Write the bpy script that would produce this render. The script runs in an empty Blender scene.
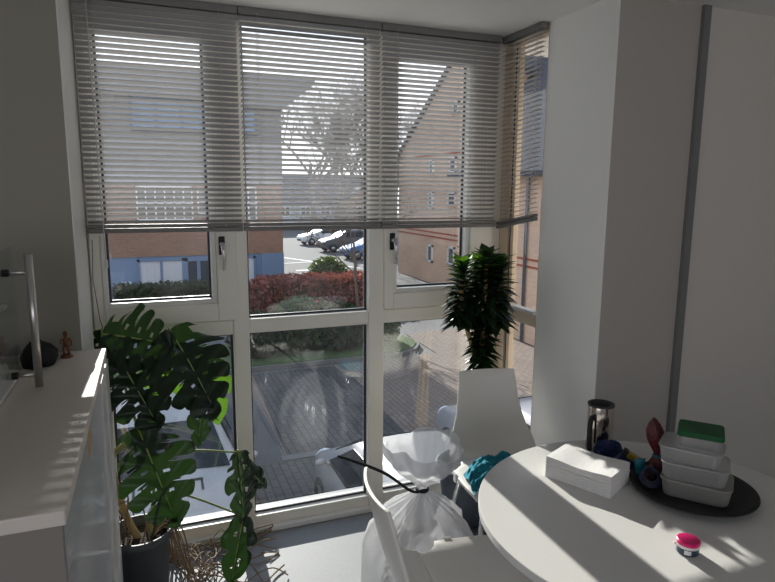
import bpy, bmesh, math, random
from math import sin, cos, pi, radians as R
from mathutils import Vector as V, Matrix, noise as mnoise

sc = bpy.context.scene
col = sc.collection

# ------------------------------------------------------------------ camera
PITCH, YAW, ROLL, FPX, EYE = 0.16273, 0.37514, 0.00725, 607.0, 1.6
_f = V((sin(YAW)*cos(PITCH), cos(YAW)*cos(PITCH), -sin(PITCH)))
_r = V((cos(YAW), -sin(YAW), 0)); _u = _r.cross(_f)
CR = cos(ROLL)*_r + sin(ROLL)*_u; CU = -sin(ROLL)*_r + cos(ROLL)*_u; CF = _f
cam = bpy.data.cameras.new('camera'); co = bpy.data.objects.new('camera', cam); col.objects.link(co)
cam.sensor_fit = 'HORIZONTAL'; cam.sensor_width = 36.0; cam.lens = FPX/775*36.0
cam.clip_start = 0.02; cam.clip_end = 500
m = Matrix.Identity(4)
for i in range(3):
    m[i][0] = CR[i]; m[i][1] = CU[i]; m[i][2] = -CF[i]
m[2][3] = EYE
co.matrix_world = m
sc.camera = co

# ------------------------------------------------------------------ world, sun, exposure
w = bpy.data.worlds.new('sky'); sc.world = w; w.use_nodes = True
nt = w.node_tree; nt.nodes.clear()
wo = nt.nodes.new('ShaderNodeOutputWorld'); bg = nt.nodes.new('ShaderNodeBackground')
tc = nt.nodes.new('ShaderNodeTexCoord'); sx = nt.nodes.new('ShaderNodeSeparateXYZ')
rp = nt.nodes.new('ShaderNodeValToRGB')
rp.color_ramp.elements[0].position = 0.0; rp.color_ramp.elements[0].color = (0.98, 0.97, 1.0, 1)
rp.color_ramp.elements[1].position = 0.7; rp.color_ramp.elements[1].color = (0.33, 0.41, 0.57, 1)
nt.links.new(tc.outputs['Generated'], sx.inputs[0]); nt.links.new(sx.outputs['Z'], rp.inputs[0])
nt.links.new(rp.outputs[0], bg.inputs[0]); nt.links.new(bg.outputs[0], wo.inputs[0])
bg.inputs[1].default_value = 0.85
sun = bpy.data.lights.new('sun', 'SUN'); sun.energy = 4.0; sun.angle = R(0.53); sun.color = (1.0, 0.95, 0.88)
so = bpy.data.objects.new('sun', sun); col.objects.link(so)
SUN = V((0.03, 1.0, 0.40)).normalized()
so.rotation_euler = SUN.to_track_quat('Z', 'Y').to_euler()
so.location = (3, 30, 15)
vs = sc.view_settings
sc.display_settings.display_device = 'sRGB'
vs.view_transform = 'Standard'; vs.look = 'None'; vs.gamma = 1.0; vs.exposure = 1.14
vs.use_curve_mapping = False
sc.cycles.max_bounces = 10; sc.cycles.transparent_max_bounces = 24
sc.cycles.sample_clamp_indirect = 6.0
sc.cycles.caustics_reflective = False; sc.cycles.caustics_refractive = False

# ------------------------------------------------------------------ helpers
def at(px, py, x=None, y=None, z=None):
    d = CR*((px-387.5)/FPX) - CU*((py-291.0)/FPX) + CF
    o = V((0, 0, EYE))
    if y is not None: t = y/d.y
    elif x is not None: t = x/d.x
    else: t = (z-EYE)/d.z
    return o + d*t

class MB:
    def __init__(s): s.v = []; s.f = []
    def add(s, vs_, fs):
        b = len(s.v); s.v += [V(p) for p in vs_]; s.f += [tuple(i+b for i in f) for f in fs]; return s
    def box(s, a, b, M=None):
        x0, y0, z0 = a; x1, y1, z1 = b
        p = [V((x0,y0,z0)),V((x1,y0,z0)),V((x1,y1,z0)),V((x0,y1,z0)),V((x0,y0,z1)),V((x1,y0,z1)),V((x1,y1,z1)),V((x0,y1,z1))]
        if M: p = [M @ q for q in p]
        return s.add(p, [(3,2,1,0),(4,5,6,7),(0,1,5,4),(1,2,6,5),(2,3,7,6),(3,0,4,7)])
    def prism(s, poly, fn, d0, d1):
        n = len(poly)
        p = [fn(a, b, d0) for a, b in poly] + [fn(a, b, d1) for a, b in poly]
        return s.add(p, [tuple(range(n))[::-1], tuple(range(n, 2*n))] + [(i, (i+1) % n, n+(i+1) % n, n+i) for i in range(n)])
    def tube(s, pts, rad, n=8, cap=True):
        pts = [V(p) for p in pts]
        if not hasattr(rad, '__len__'): rad = [rad]*len(pts)
        rings = []; ref = None
        for i, p in enumerate(pts):
            d = (pts[min(i+1, len(pts)-1)] - pts[max(i-1, 0)])
            if d.length < 1e-9: d = V((0, 0, 1))
            d.normalize()
            if ref is None:
                ref = V((0,0,1)) if abs(d.z) < 0.9 else V((1,0,0))
            a = (ref - d*ref.dot(d))
            if a.length < 1e-6: a = d.orthogonal()
            a.normalize(); ref = a; b = d.cross(a)
            rings.append([p + (a*cos(2*pi*k/n) + b*sin(2*pi*k/n))*rad[i] for k in range(n)])
        vv = [q for r_ in rings for q in r_]; ff = []
        for i in range(len(rings)-1):
            for k in range(n):
                ff.append((i*n+k, i*n+(k+1) % n, (i+1)*n+(k+1) % n, (i+1)*n+k))
        if cap: ff += [tuple(range(n))[::-1], tuple((len(rings)-1)*n+k for k in range(n))]
        return s.add(vv, ff)
    def lathe(s, prof, c=(0,0,0), n=32, cap0=False, cap1=False, fn=None):
        c = V(c); vv = []
        for j, (r_, z) in enumerate(prof):
            for k in range(n):
                a = 2*pi*k/n
                rr, zz = (r_, z) if fn is None else fn(r_, z, a, j)
                vv.append(c + V((rr*cos(a), rr*sin(a), zz)))
        ff = []
        for j in range(len(prof)-1):
            for k in range(n):
                ff.append((j*n+k, j*n+(k+1) % n, (j+1)*n+(k+1) % n, (j+1)*n+k))
        if cap0: ff.append(tuple(range(n))[::-1])
        if cap1: ff.append(tuple((len(prof)-1)*n+k for k in range(n)))
        return s.add(vv, ff)
    def grid(s, P):
        nu, nv = len(P), len(P[0])
        return s.add([q for r_ in P for q in r_], [(i*nv+j, i*nv+j+1, (i+1)*nv+j+1, (i+1)*nv+j) for i in range(nu-1) for j in range(nv-1)])
    def rbox(s, c, hx, hy, z0, z1, rc=0.01, t=1.0, n=5, M=None):
        """rounded-corner box: footprint hx,hy with corner radius rc, top scaled by t"""
        loop = []
        for q, (sx_, sy_) in enumerate([(1,1),(-1,1),(-1,-1),(1,-1)]):
            for k in range(n):
                a = q*pi/2 + k*(pi/2)/(n-1)
                loop.append((sx_*(hx-rc)+rc*cos(a), sy_*(hy-rc)+rc*sin(a)))
        L = len(loop); b = min(rc*0.3, (z1-z0)*0.2)
        lay = [(z0, 0.97), (z0+b, 1.0), (z1-b, t), (z1, t*0.985)]
        vv = [V((c[0]+x*k, c[1]+y*k, z)) for z, k in lay for x, y in loop]
        if M: vv = [M @ q for q in vv]
        ff = [tuple(range(L))[::-1], tuple(3*L+i for i in range(L))]
        for j in range(3):
            ff += [(j*L+i, j*L+(i+1) % L, (j+1)*L+(i+1) % L, (j+1)*L+i) for i in range(L)]
        return s.add(vv, ff)
    def build(s, name, mat, parent=None, smooth=False, local=False, bevel=0, solid=0, sub=0, seg=2):
        me = bpy.data.meshes.new(name)
        off = V((0,0,0))
        if parent is not None and not local:
            off = wloc(parent)
        me.from_pydata([tuple(p-off) for p in s.v], [], s.f); me.update()
        bm = bmesh.new(); bm.from_mesh(me); bmesh.ops.recalc_face_normals(bm, faces=bm.faces); bm.to_mesh(me); bm.free()
        me.materials.append(mat)
        o = bpy.data.objects.new(name, me); col.objects.link(o)
        if parent is not None: o.parent = parent
        if smooth:
            for p in me.polygons: p.use_smooth = True
        if solid:
            md = o.modifiers.new('solid', 'SOLIDIFY'); md.thickness = solid; md.offset = 0
        if sub:
            md = o.modifiers.new('sub', 'SUBSURF'); md.levels = sub; md.render_levels = sub
        if bevel:
            md = o.modifiers.new('bevel', 'BEVEL'); md.width = bevel; md.segments = seg; md.limit_method = 'ANGLE'; md.angle_limit = R(40)
        return o

def wloc(o):
    p = V(o.location); q = o.parent
    while q is not None: p = p + V(q.location); q = q.parent
    return p

def tag(o, label=None, cat=None, group=None, kind=None):
    if label: o['label'] = label
    if cat: o['category'] = cat
    if group: o['group'] = group
    if kind: o['kind'] = kind
    return o
def thing(name, loc, label, cat, group=None, rz=0, kind=None):
    o = bpy.data.objects.new(name, None); o.empty_display_size = 0.05; col.objects.link(o)
    o.location = loc; o.rotation_euler = (0, 0, rz)
    return tag(o, label, cat, group, kind)
def S(o, label=None):
    o['kind'] = 'structure'
    if label: o['label'] = label
    return o
def copy_tree(o, parent=None):
    c = o.copy(); col.objects.link(c)
    if parent is not None: c.parent = parent
    for ch in list(o.children): copy_tree(ch, c)
    return c

# ------------------------------------------------------------------ materials
MATS = {}
def nodes(name):
    mt = bpy.data.materials.new(name); mt.use_nodes = True
    return mt, mt.node_tree, mt.node_tree.nodes['Principled BSDF']
def mat(name, c, rough=0.6, metal=0.0, var=0.06, scale=8.0, bump=0.0, bscale=None, spec=0.5, trans=0.0, coat=0.0, stretch=None):
    if name in MATS: return MATS[name]
    mt, t, b = nodes(name)
    tcn = t.nodes.new('ShaderNodeTexCoord'); nz = t.nodes.new('ShaderNodeTexNoise'); nz.inputs['Scale'].default_value = scale
    nz.inputs['Detail'].default_value = 4
    src = tcn.outputs['Object']
    if stretch:
        mp = t.nodes.new('ShaderNodeMapping'); mp.inputs['Scale'].default_value = stretch
        t.links.new(src, mp.inputs[0]); src = mp.outputs[0]
    t.links.new(src, nz.inputs['Vector'])
    mx = t.nodes.new('ShaderNodeMix'); mx.data_type = 'RGBA'
    mx.inputs['A'].default_value = (*[max(0, k*(1-var)) for k in c], 1); mx.inputs['B'].default_value = (*[min(1, k*(1+var)) for k in c], 1)
    t.links.new(nz.outputs['Fac'], mx.inputs['Factor']); t.links.new(mx.outputs['Result'], b.inputs['Base Color'])
    b.inputs['Roughness'].default_value = rough; b.inputs['Metallic'].default_value = metal
    b.inputs['Specular IOR Level'].default_value = spec; b.inputs['Coat Weight'].default_value = coat
    b.inputs['Coat Roughness'].default_value = 0.05
    if bump:
        n2 = t.nodes.new('ShaderNodeTexNoise'); n2.inputs['Scale'].default_value = bscale or scale*6; n2.inputs['Detail'].default_value = 3
        t.links.new(src, n2.inputs['Vector'])
        bp = t.nodes.new('ShaderNodeBump'); bp.inputs['Strength'].default_value = bump; bp.inputs['Distance'].default_value = 0.01
        t.links.new(n2.outputs['Fac'], bp.inputs['Height']); t.links.new(bp.outputs[0], b.inputs['Normal'])
    MATS[name] = mt; return mt
def brickmat(name, c1, c2, mortar, bw, bh, axes, msize=0.01, rough=0.85, offset=0.5):
    """axes: which world axes give (u, v), e.g. 'xz','yz','xy'"""
    mt, t, b = nodes(name)
    g = t.nodes.new('ShaderNodeNewGeometry'); sp = t.nodes.new('ShaderNodeSeparateXYZ'); cb = t.nodes.new('ShaderNodeCombineXYZ')
    t.links.new(g.outputs['Position'], sp.inputs[0])
    t.links.new(sp.outputs[axes[0].upper()], cb.inputs[0]); t.links.new(sp.outputs[axes[1].upper()], cb.inputs[1])
    br = t.nodes.new('ShaderNodeTexBrick'); br.offset = offset
    br.inputs['Color1'].default_value = (*c1, 1); br.inputs['Color2'].default_value = (*c2, 1); br.inputs['Mortar'].default_value = (*mortar, 1)
    br.inputs['Scale'].default_value = 1.0; br.inputs['Brick Width'].default_value = bw; br.inputs['Row Height'].default_value = bh
    br.inputs['Mortar Size'].default_value = msize
    t.links.new(cb.outputs[0], br.inputs['Vector'])
    nz = t.nodes.new('ShaderNodeTexNoise'); nz.inputs['Scale'].default_value = 0.7; nz.inputs['Detail'].default_value = 5
    t.links.new(cb.outputs[0], nz.inputs['Vector'])
    mp = t.nodes.new('ShaderNodeMapRange'); mp.inputs[3].default_value = 0.8; mp.inputs[4].default_value = 1.2
    t.links.new(nz.outputs['Fac'], mp.inputs[0])
    mx = t.nodes.new('ShaderNodeMix'); mx.data_type = 'RGBA'; mx.blend_type = 'MULTIPLY'; mx.inputs['Factor'].default_value = 1
    t.links.new(br.outputs['Color'], mx.inputs['A']); t.links.new(mp.outputs[0], mx.inputs['B'])
    t.links.new(mx.outputs['Result'], b.inputs['Base Color'])
    b.inputs['Roughness'].default_value = rough; b.inputs['Specular IOR Level'].default_value = 0.25
    return mt
def glassmat(name, tint=(1,1,1), f0=0.05, f1=0.9, rough=0.0, dirt=0.0):
    mt = bpy.data.materials.new(name); mt.use_nodes = True; t = mt.node_tree; t.nodes.clear()
    o = t.nodes.new('ShaderNodeOutputMaterial'); mx = t.nodes.new('ShaderNodeMixShader')
    tr = t.nodes.new('ShaderNodeBsdfTransparent'); tr.inputs[0].default_value = (*tint, 1)
    gl = t.nodes.new('ShaderNodeBsdfGlossy'); gl.inputs['Roughness'].default_value = rough; gl.inputs[0].default_value = (1,1,1,1)
    lw = t.nodes.new('ShaderNodeLayerWeight'); lw.inputs[0].default_value = 0.5
    pw = t.nodes.new('ShaderNodeMath'); pw.operation = 'POWER'; pw.inputs[1].default_value = 5
    mr = t.nodes.new('ShaderNodeMapRange'); mr.inputs[3].default_value = f0; mr.inputs[4].default_value = f1
    t.links.new(lw.outputs['Facing'], pw.inputs[0]); t.links.new(pw.outputs[0], mr.inputs[0]); t.links.new(mr.outputs[0], mx.inputs[0])
    t.links.new(tr.outputs[0], mx.inputs[1]); t.links.new(gl.outputs[0], mx.inputs[2])
    last = mx.outputs[0]
    if dirt:
        df = t.nodes.new('ShaderNodeBsdfTranslucent'); df.inputs[0].default_value = (0.9, 0.9, 0.9, 1)
        tcn = t.nodes.new('ShaderNodeTexCoord'); nz = t.nodes.new('ShaderNodeTexNoise'); nz.inputs['Scale'].default_value = 3.0; nz.inputs['Detail'].default_value = 8
        t.links.new(tcn.outputs['Object'], nz.inputs['Vector'])
        ml = t.nodes.new('ShaderNodeMapRange'); ml.inputs[1].default_value = 0.45; ml.inputs[2].default_value = 0.8; ml.inputs[3].default_value = 0.0; ml.inputs[4].default_value = dirt
        t.links.new(nz.outputs['Fac'], ml.inputs[0])
        m2 = t.nodes.new('ShaderNodeMixShader'); t.links.new(ml.outputs[0], m2.inputs[0]); t.links.new(last, m2.inputs[1]); t.links.new(df.outputs[0], m2.inputs[2]); last = m2.outputs[0]
    t.links.new(last, o.inputs[0]); return mt
def leafmat(name, c, tc_, rough=0.35, mixf=0.35, var=0.35, scale=6):
    mt, t, b = nodes(name)
    tcn = t.nodes.new('ShaderNodeTexCoord'); nz = t.nodes.new('ShaderNodeTexNoise'); nz.inputs['Scale'].default_value = scale
    t.links.new(tcn.outputs['Object'], nz.inputs['Vector'])
    mx = t.nodes.new('ShaderNodeMix'); mx.data_type = 'RGBA'
    mx.inputs['A'].default_value = (*[k*(1-var) for k in c], 1); mx.inputs['B'].default_value = (*[k*(1+var) for k in c], 1)
    t.links.new(nz.outputs['Fac'], mx.inputs['Factor']); t.links.new(mx.outputs['Result'], b.inputs['Base Color'])
    b.inputs['Roughness'].default_value = rough; b.inputs['Specular IOR Level'].default_value = 0.4
    tl = t.nodes.new('ShaderNodeBsdfTranslucent'); tl.inputs[0].default_value = (*tc_, 1)
    ms = t.nodes.new('ShaderNodeMixShader'); ms.inputs[0].default_value = mixf
    out = t.nodes['Material Output']
    t.links.new(b.outputs[0], ms.inputs[1]); t.links.new(tl.outputs[0], ms.inputs[2]); t.links.new(ms.outputs[0], out.inputs[0])
    return mt
def plasticfilm(name, c, transp=0.4, rough=0.25, bump=0.3, bscale=20, glossy=0.12):
    mt = bpy.data.materials.new(name); mt.use_nodes = True; t = mt.node_tree; t.nodes.clear()
    o = t.nodes.new('ShaderNodeOutputMaterial')
    tr = t.nodes.new('ShaderNodeBsdfTransparent'); tr.inputs[0].default_value = (0.97, 0.97, 0.98, 1)
    tl = t.nodes.new('ShaderNodeBsdfTranslucent'); tl.inputs[0].default_value = (*c, 1)
    df = t.nodes.new('ShaderNodeBsdfDiffuse'); df.inputs[0].default_value = (*c, 1)
    gl = t.nodes.new('ShaderNodeBsdfGlossy'); gl.inputs['Roughness'].default_value = rough
    a = t.nodes.new('ShaderNodeMixShader'); a.inputs[0].default_value = 0.5
    t.links.new(tl.outputs[0], a.inputs[1]); t.links.new(df.outputs[0], a.inputs[2])
    b = t.nodes.new('ShaderNodeMixShader'); b.inputs[0].default_value = 1-transp
    t.links.new(tr.outputs[0], b.inputs[1]); t.links.new(a.outputs[0], b.inputs[2])
    d = t.nodes.new('ShaderNodeMixShader'); d.inputs[0].default_value = glossy
    t.links.new(b.outputs[0], d.inputs[1]); t.links.new(gl.outputs[0], d.inputs[2]); t.links.new(d.outputs[0], o.inputs[0])
    tcn = t.nodes.new('ShaderNodeTexCoord'); nz = t.nodes.new('ShaderNodeTexNoise'); nz.inputs['Scale'].default_value = bscale; nz.inputs['Detail'].default_value = 3
    t.links.new(tcn.outputs['Object'], nz.inputs['Vector'])
    bp = t.nodes.new('ShaderNodeBump'); bp.inputs['Strength'].default_value = bump; bp.inputs['Distance'].default_value = 0.02
    t.links.new(nz.outputs['Fac'], bp.inputs['Height'])
    for q in (tl, df, gl): t.links.new(bp.outputs[0], q.inputs['Normal'])
    return mt

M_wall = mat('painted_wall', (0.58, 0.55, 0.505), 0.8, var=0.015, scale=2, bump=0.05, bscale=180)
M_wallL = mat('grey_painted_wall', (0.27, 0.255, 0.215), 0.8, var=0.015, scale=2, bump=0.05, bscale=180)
M_ceil = mat('ceiling_paint', (0.90, 0.885, 0.86), 0.85, var=0.01)
M_floor = mat('floor_vinyl', (0.255, 0.26, 0.27), 0.6, var=0.10, scale=60, bump=0.1, bscale=200)
M_upvc = mat('cream_upvc', (0.86, 0.825, 0.745), 0.4, var=0.02, scale=3)
M_sill = mat('white_sill', (0.80, 0.79, 0.76), 0.4, var=0.02)
M_gask = mat('black_gasket', (0.03, 0.035, 0.045), 0.5)
M_strip = mat('grey_trim', (0.17, 0.17, 0.17), 0.6)
M_glass = glassmat('window_glass', (0.95, 0.97, 0.97), 0.072, 0.9, dirt=0.010)
M_cglass = glassmat('cabinet_glass', (0.9, 0.92, 0.92), 0.06, 0.9)
M_slat = mat('blind_slat', (0.46, 0.455, 0.455), 0.45, metal=0.0, var=0.03)
M_rail = mat('blind_rail', (0.17, 0.165, 0.16), 0.45, var=0.03)
M_cord = mat('blind_cord', (0.55, 0.52, 0.46), 0.8)
M_steel = mat('brushed_steel', (0.62, 0.60, 0.58), 0.28, metal=1.0, var=0.06, scale=4, stretch=(60, 60, 1))
M_chrome = mat('chrome', (0.75, 0.75, 0.76), 0.12, metal=1.0)
M_black = mat('black_plastic', (0.014, 0.014, 0.016), 0.5, spec=0.3)
M_dark = mat('dark_rubber', (0.035, 0.035, 0.04), 0.6)
M_white = mat('white_plastic', (0.72, 0.71, 0.69), 0.35, var=0.015)
M_chair = mat('chair_shell', (0.82, 0.79, 0.735), 0.38, var=0.015, scale=3)
M_table = mat('table_laminate', (0.69, 0.68, 0.655), 0.32, var=0.01, scale=3)
M_tedge = mat('table_edge', (0.60, 0.59, 0.57), 0.4)
M_cab = mat('cabinet_laminate', (0.74, 0.68, 0.61), 0.45, var=0.02, scale=3)
M_paper = mat('paper_towel', (0.85, 0.84, 0.82), 0.9, var=0.03, scale=40, bump=0.3, bscale=250)
M_soil = mat('potting_soil', (0.05, 0.035, 0.025), 1.0, var=0.5, scale=60, bump=1.0, bscale=120)
M_pot = mat('grey_pot', (0.085, 0.10, 0.12), 0.45, var=0.05)
M_pot2 = mat('dark_pot', (0.075, 0.085, 0.095), 0.5, var=0.06)
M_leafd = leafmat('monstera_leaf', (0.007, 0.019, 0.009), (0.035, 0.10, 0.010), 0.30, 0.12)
M_leafb = leafmat('backlit_monstera_leaf', (0.03, 0.08, 0.02), (0.15, 0.34, 0.025), 0.32, 0.34)  # backlight on the rear leaves put into a brighter green
M_stem = mat('plant_stem', (0.30, 0.36, 0.12), 0.5, var=0.2)
M_trunk = mat('woody_stem', (0.42, 0.30, 0.13), 0.7, var=0.3, scale=20)
M_root = mat('aerial_root', (0.26, 0.19, 0.125), 0.8, var=0.4, scale=15, bump=0.4)
M_drac = leafmat('dracaena_leaf', (0.014, 0.032, 0.015), (0.05, 0.12, 0.012), 0.42, 0.16, 0.6)
M_dracb = leafmat('dracaena_tip_leaf', (0.03, 0.085, 0.02), (0.13, 0.30, 0.02), 0.38, 0.25, 0.4)

# ------------------------------------------------------------------ the room (setting)
CEIL, WY, XL, XR = 2.335, 2.70, -0.230, 1.68        # window wall plane y=WY
b = MB(); b.box((-2.4, -3.2, -0.12), (3.4, 2.95, 0.0)); S(b.build('floor', M_floor))
b = MB(); b.box((-2.4, -3.2, CEIL), (3.4, 2.95, CEIL+0.12)); S(b.build('ceiling', M_ceil))
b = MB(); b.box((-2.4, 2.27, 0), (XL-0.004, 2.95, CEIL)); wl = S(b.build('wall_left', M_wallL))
b = MB(); b.box((XL-0.0042, 2.272, 0), (XL, 2.95, CEIL)); b.build('reveal_lining', M_sill, wl)
b = MB()                                            # side wall; unseen opening added to light the right-hand walls
b.box((-2.52, -3.2, 0), (-2.4, -2.4, CEIL)); b.box((-2.52, 0.9, 0), (-2.4, 2.95, CEIL)); b.box((-2.52, -2.4, 0), (-2.4, 0.9, 0.6)); b.box((-2.52, -2.4, 2.2), (-2.4, 0.9, CEIL))
S(b.build('wall_far_left', M_wall))
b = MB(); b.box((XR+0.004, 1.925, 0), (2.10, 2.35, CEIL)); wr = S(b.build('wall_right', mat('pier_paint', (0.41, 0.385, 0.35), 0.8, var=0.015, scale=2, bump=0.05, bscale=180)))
b = MB(); b.box((2.10, 1.925, 0), (3.4, 2.35, CEIL)); S(b.build('wall_right_partition', M_wall))
b = MB(); b.box((XR, 1.925, 0), (XR+0.0042, 2.35, CEIL)); b.build('reveal_lining', mat('reveal_paint', (0.86, 0.855, 0.83), 0.8, var=0.01), wr)
b = MB(); b.box((3.4, -3.2, 0), (3.52, 2.35, CEIL)); S(b.build('wall_far_right', M_wall))
b = MB()                                            # rear wall; unseen wide opening added as fill light for the room
b.box((-2.4, -3.32, 0), (3.4, -3.2, 1.05)); b.box((-2.4, -3.32, 2.25), (3.4, -3.2, CEIL))
b.box((-2.4, -3.32, 1.05), (-1.9, -3.2, 2.25)); b.box((3.2, -3.32, 1.05), (3.4, -3.2, 2.25))
S(b.build('wall_back', M_wall))
b = MB(); b.box((2.088, 1.908, 0), (2.124, 1.93, CEIL)); S(b.build('trim_1', M_strip))
b = MB(); b.box((-2.4, 2.74, -3.2), (3.4, 2.95, -0.12)); S(b.build('wall_outer', mat('outer_wall', (0.35, 0.26, 0.2), 0.9)))

def frame_rect(mb, x0, x1, z0, z1, wdt, y0, y1):
    """a rectangular frame in the window plane"""
    mb.box((x0, y0, z0), (x0+wdt, y1, z1)); mb.box((x1-wdt, y0, z0), (x1, y1, z1))
    mb.box((x0+wdt, y0, z0), (x1-wdt, y1, z0+wdt)); mb.box((x0+wdt, y0, z1-wdt), (x1-wdt, y1, z1))

w1 = S(thing('window_1', (0.7, WY, 0), None, None))
f = MB()
f.box((XL, WY, 0.0), (XL+0.05, WY+0.085, CEIL))                 # left jamb
f.box((0.330, WY, 0.0), (0.400, WY+0.085, CEIL))                # first mullion
f.box((0.968, WY, 0.0), (1.046, WY+0.085, CEIL))                # second mullion
f.box((1.615, WY, 0.0), (XR, WY+0.085, CEIL))                   # corner post
for x0, x1 in ((XL+0.05, 0.330), (0.400, 0.968), (1.046, 1.615)):
    f.box((x0, WY+0.004, 0.965), (x1, WY+0.085, 1.030)); f.box((x0, WY+0.004, 0.0), (x1, WY+0.085, 0.075)); f.box((x0, WY+0.004, CEIL-0.04), (x1, WY+0.085, CEIL))
f.build('window_frame', M_upvc, w1, bevel=0.004)
b = MB(); b.box((XL, WY-0.028, 0.0), (XR, WY+0.02, 0.028)); b.build('window_sill', M_sill, w1, bevel=0.005)
def pane(x0, x1, z0, z1, parent, y=WY+0.052):
    g = MB(); frame_rect(g, x0-0.012, x1+0.012, z0-0.012, z1+0.012, 0.017, y-0.012, y-0.002)
    g.build('gasket', M_gask, parent)
    p = MB(); p.add([(x0-0.008, y, z0-0.008), (x1+0.008, y, z0-0.008), (x1+0.008, y, z1+0.008), (x0-0.008, y, z1+0.008)], [(0,1,2,3)])
    p.add([(x0-0.008, y+0.022, z0-0.008), (x1+0.008, y+0.022, z0-0.008), (x1+0.008, y+0.022, z1+0.008), (x0-0.008, y+0.022, z1+0.008)], [(3,2,1,0)])
    return p.build('glass_pane', M_glass, parent)
pane(XL+0.055, 0.325, 0.08, 0.960, w1); pane(0.405, 0.963, 0.08, 0.960, w1); pane(1.051, 1.610, 0.08, 0.960, w1)
pane(0.405, 0.963, 1.035, CEIL-0.045, w1)
def sash(x0, x1, gx0, gx1, hx):
    s_ = MB(); z0, z1 = 1.036, CEIL-0.03; gz0, gz1 = 1.135, CEIL-0.125
    y0, y1 = WY-0.016, WY+0.075
    s_.box((x0, y0, z0), (gx0-0.022, y1, z1)); s_.box((gx1+0.022, y0, z0), (x1, y1, z1))
    s_.box((gx0-0.022, y0, z0), (gx1+0.022, y1, gz0-0.022)); s_.box((gx0-0.022, y0, gz1+0.022), (gx1+0.022, y1, z1))
    so_ = s_.build('opening_sash', M_upvc, w1, bevel=0.004)
    bd = MB(); frame_rect(bd, gx0-0.022, gx1+0.022, gz0-0.022, gz1+0.022, 0.022, WY-0.004, WY+0.06); bd.build('glazing_bead', M_sill, so_, bevel=0.003, local=False)
    pane(gx0+0.004, gx1-0.004, gz0+0.004, gz1-0.004, so_, y=WY+0.045)
    h = MB(); h.box((hx-0.013, y0-0.010, 1.325), (hx+0.013, y0, 1.405)); ho = h.build('handle_plate', M_black, so_, bevel=0.004)
    h = MB(); h.tube([(hx, y0-0.005, 1.372), (hx, y0-0.045, 1.372)], 0.010, 10)
    h.tube([(hx, y0-0.040, 1.378), (hx+0.002, y0-0.046, 1.34), (hx+0.004, y0-0.044, 1.30), (hx+0.002, y0-0.040, 1.262)], [0.009, 0.0085, 0.008, 0.006], 10)
    h.build('window_handle', M_steel, ho, smooth=True)
    return so_
sash(XL+0.006, 0.352, -0.165, 0.245, 0.290)
sash(1.040, 1.628, 1.110, 1.480, 1.078)

# side return window (in the plane x = XR)
w2 = S(thing('window_2', (XR, 2.5, 0), None, None))
M_side = mat('warm_lit_side_frame', (0.76, 0.62, 0.46), 0.45, var=0.02)  # cream frame with a warm glow put into its colour
f = MB()
f.box((XR, WY-0.075, 0.0), (XR+0.05, WY+0.085, CEIL)); f.box((XR, 2.35, 0.0), (XR+0.05, 2.358, CEIL))
for z0, z1 in ((0.965, 1.030), (0.0, 0.075), (CEIL-0.04, CEIL)): f.box((XR+0.004, 2.358, z0), (XR+0.05, WY-0.075, z1))
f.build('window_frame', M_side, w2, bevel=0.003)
b = MB(); b.box((XR-0.02, 2.35, 1.030), (XR+0.025, WY-0.08, 1.045)); b.build('window_ledge', M_sill, w2, bevel=0.003)
for z0, z1 in ((0.08, 0.96), (1.05, CEIL-0.045)):
    yA, yB = 2.360, WY-0.075
    g = MB(); g.box((XR+0.012, yB-0.022, z0), (XR+0.03, yB, z1)); g.build('gasket', M_gask, w2)
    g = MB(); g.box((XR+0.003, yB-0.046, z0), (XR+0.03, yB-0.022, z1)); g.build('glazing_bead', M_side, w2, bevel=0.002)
    p = MB(); p.add([(XR+0.024, yA, z0), (XR+0.024, yB-0.03, z0), (XR+0.024, yB-0.03, z1), (XR+0.024, yA, z1)], [(0,1,2,3)]); p.build('glass_pane', M_glass, w2)

# ------------------------------------------------------------------ outdoors: ground and planting
G = -2.9
M_asph = mat('asphalt', (0.14, 0.14, 0.14), 0.9, var=0.12, scale=3, bump=0.2, bscale=60)
M_tan = brickmat('tan_block_paving', (0.25, 0.20, 0.165), (0.21, 0.165, 0.135), (0.13, 0.105, 0.085), 0.24, 0.12, 'yx', 0.012)
M_dpav = brickmat('shaded_block_paving', (0.115, 0.105, 0.10), (0.085, 0.08, 0.078), (0.045, 0.042, 0.04), 0.26, 0.13, 'yx', 0.012)  # office block's shadow put into the darker paver colour
M_kerb = mat('kerb_stone', (0.15, 0.145, 0.14), 0.9, var=0.1)
M_grass = mat('lawn_grass', (0.06, 0.105, 0.03), 0.95, var=0.4, scale=12, bump=0.8, bscale=80)
M_brickA = brickmat('red_brick', (0.34, 0.18, 0.12), (0.26, 0.135, 0.095), (0.30, 0.25, 0.20), 0.225, 0.075, 'xz', 0.008)
M_brickC = brickmat('pink_brick', (0.72, 0.50, 0.36), (0.64, 0.435, 0.31), (0.66, 0.54, 0.43), 0.225, 0.075, 'yz', 0.008)
M_brickT = brickmat('tan_brick', (0.42, 0.32, 0.22), (0.36, 0.27, 0.19), (0.36, 0.31, 0.25), 0.225, 0.075, 'xz', 0.008)
M_clad = mat('grey_cladding', (0.33, 0.33, 0.345), 0.6, var=0.04, scale=0.5)
M_blue = mat('blue_panel', (0.16, 0.24, 0.38), 0.6, var=0.05, scale=1)
M_slate = mat('slate_roof', (0.075, 0.082, 0.095), 0.95, var=0.2, scale=2, spec=0.1)
M_redb = mat('red_band', (0.36, 0.085, 0.05), 0.8)
M_wframe = mat('window_frame_white', (0.75, 0.75, 0.74), 0.5)
M_wdark = mat('dark_window_glass', (0.05, 0.065, 0.085), 0.06, spec=0.8)
M_wblue = mat('sky_window_glass', (0.22, 0.33, 0.50), 0.08, spec=0.9)
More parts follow.
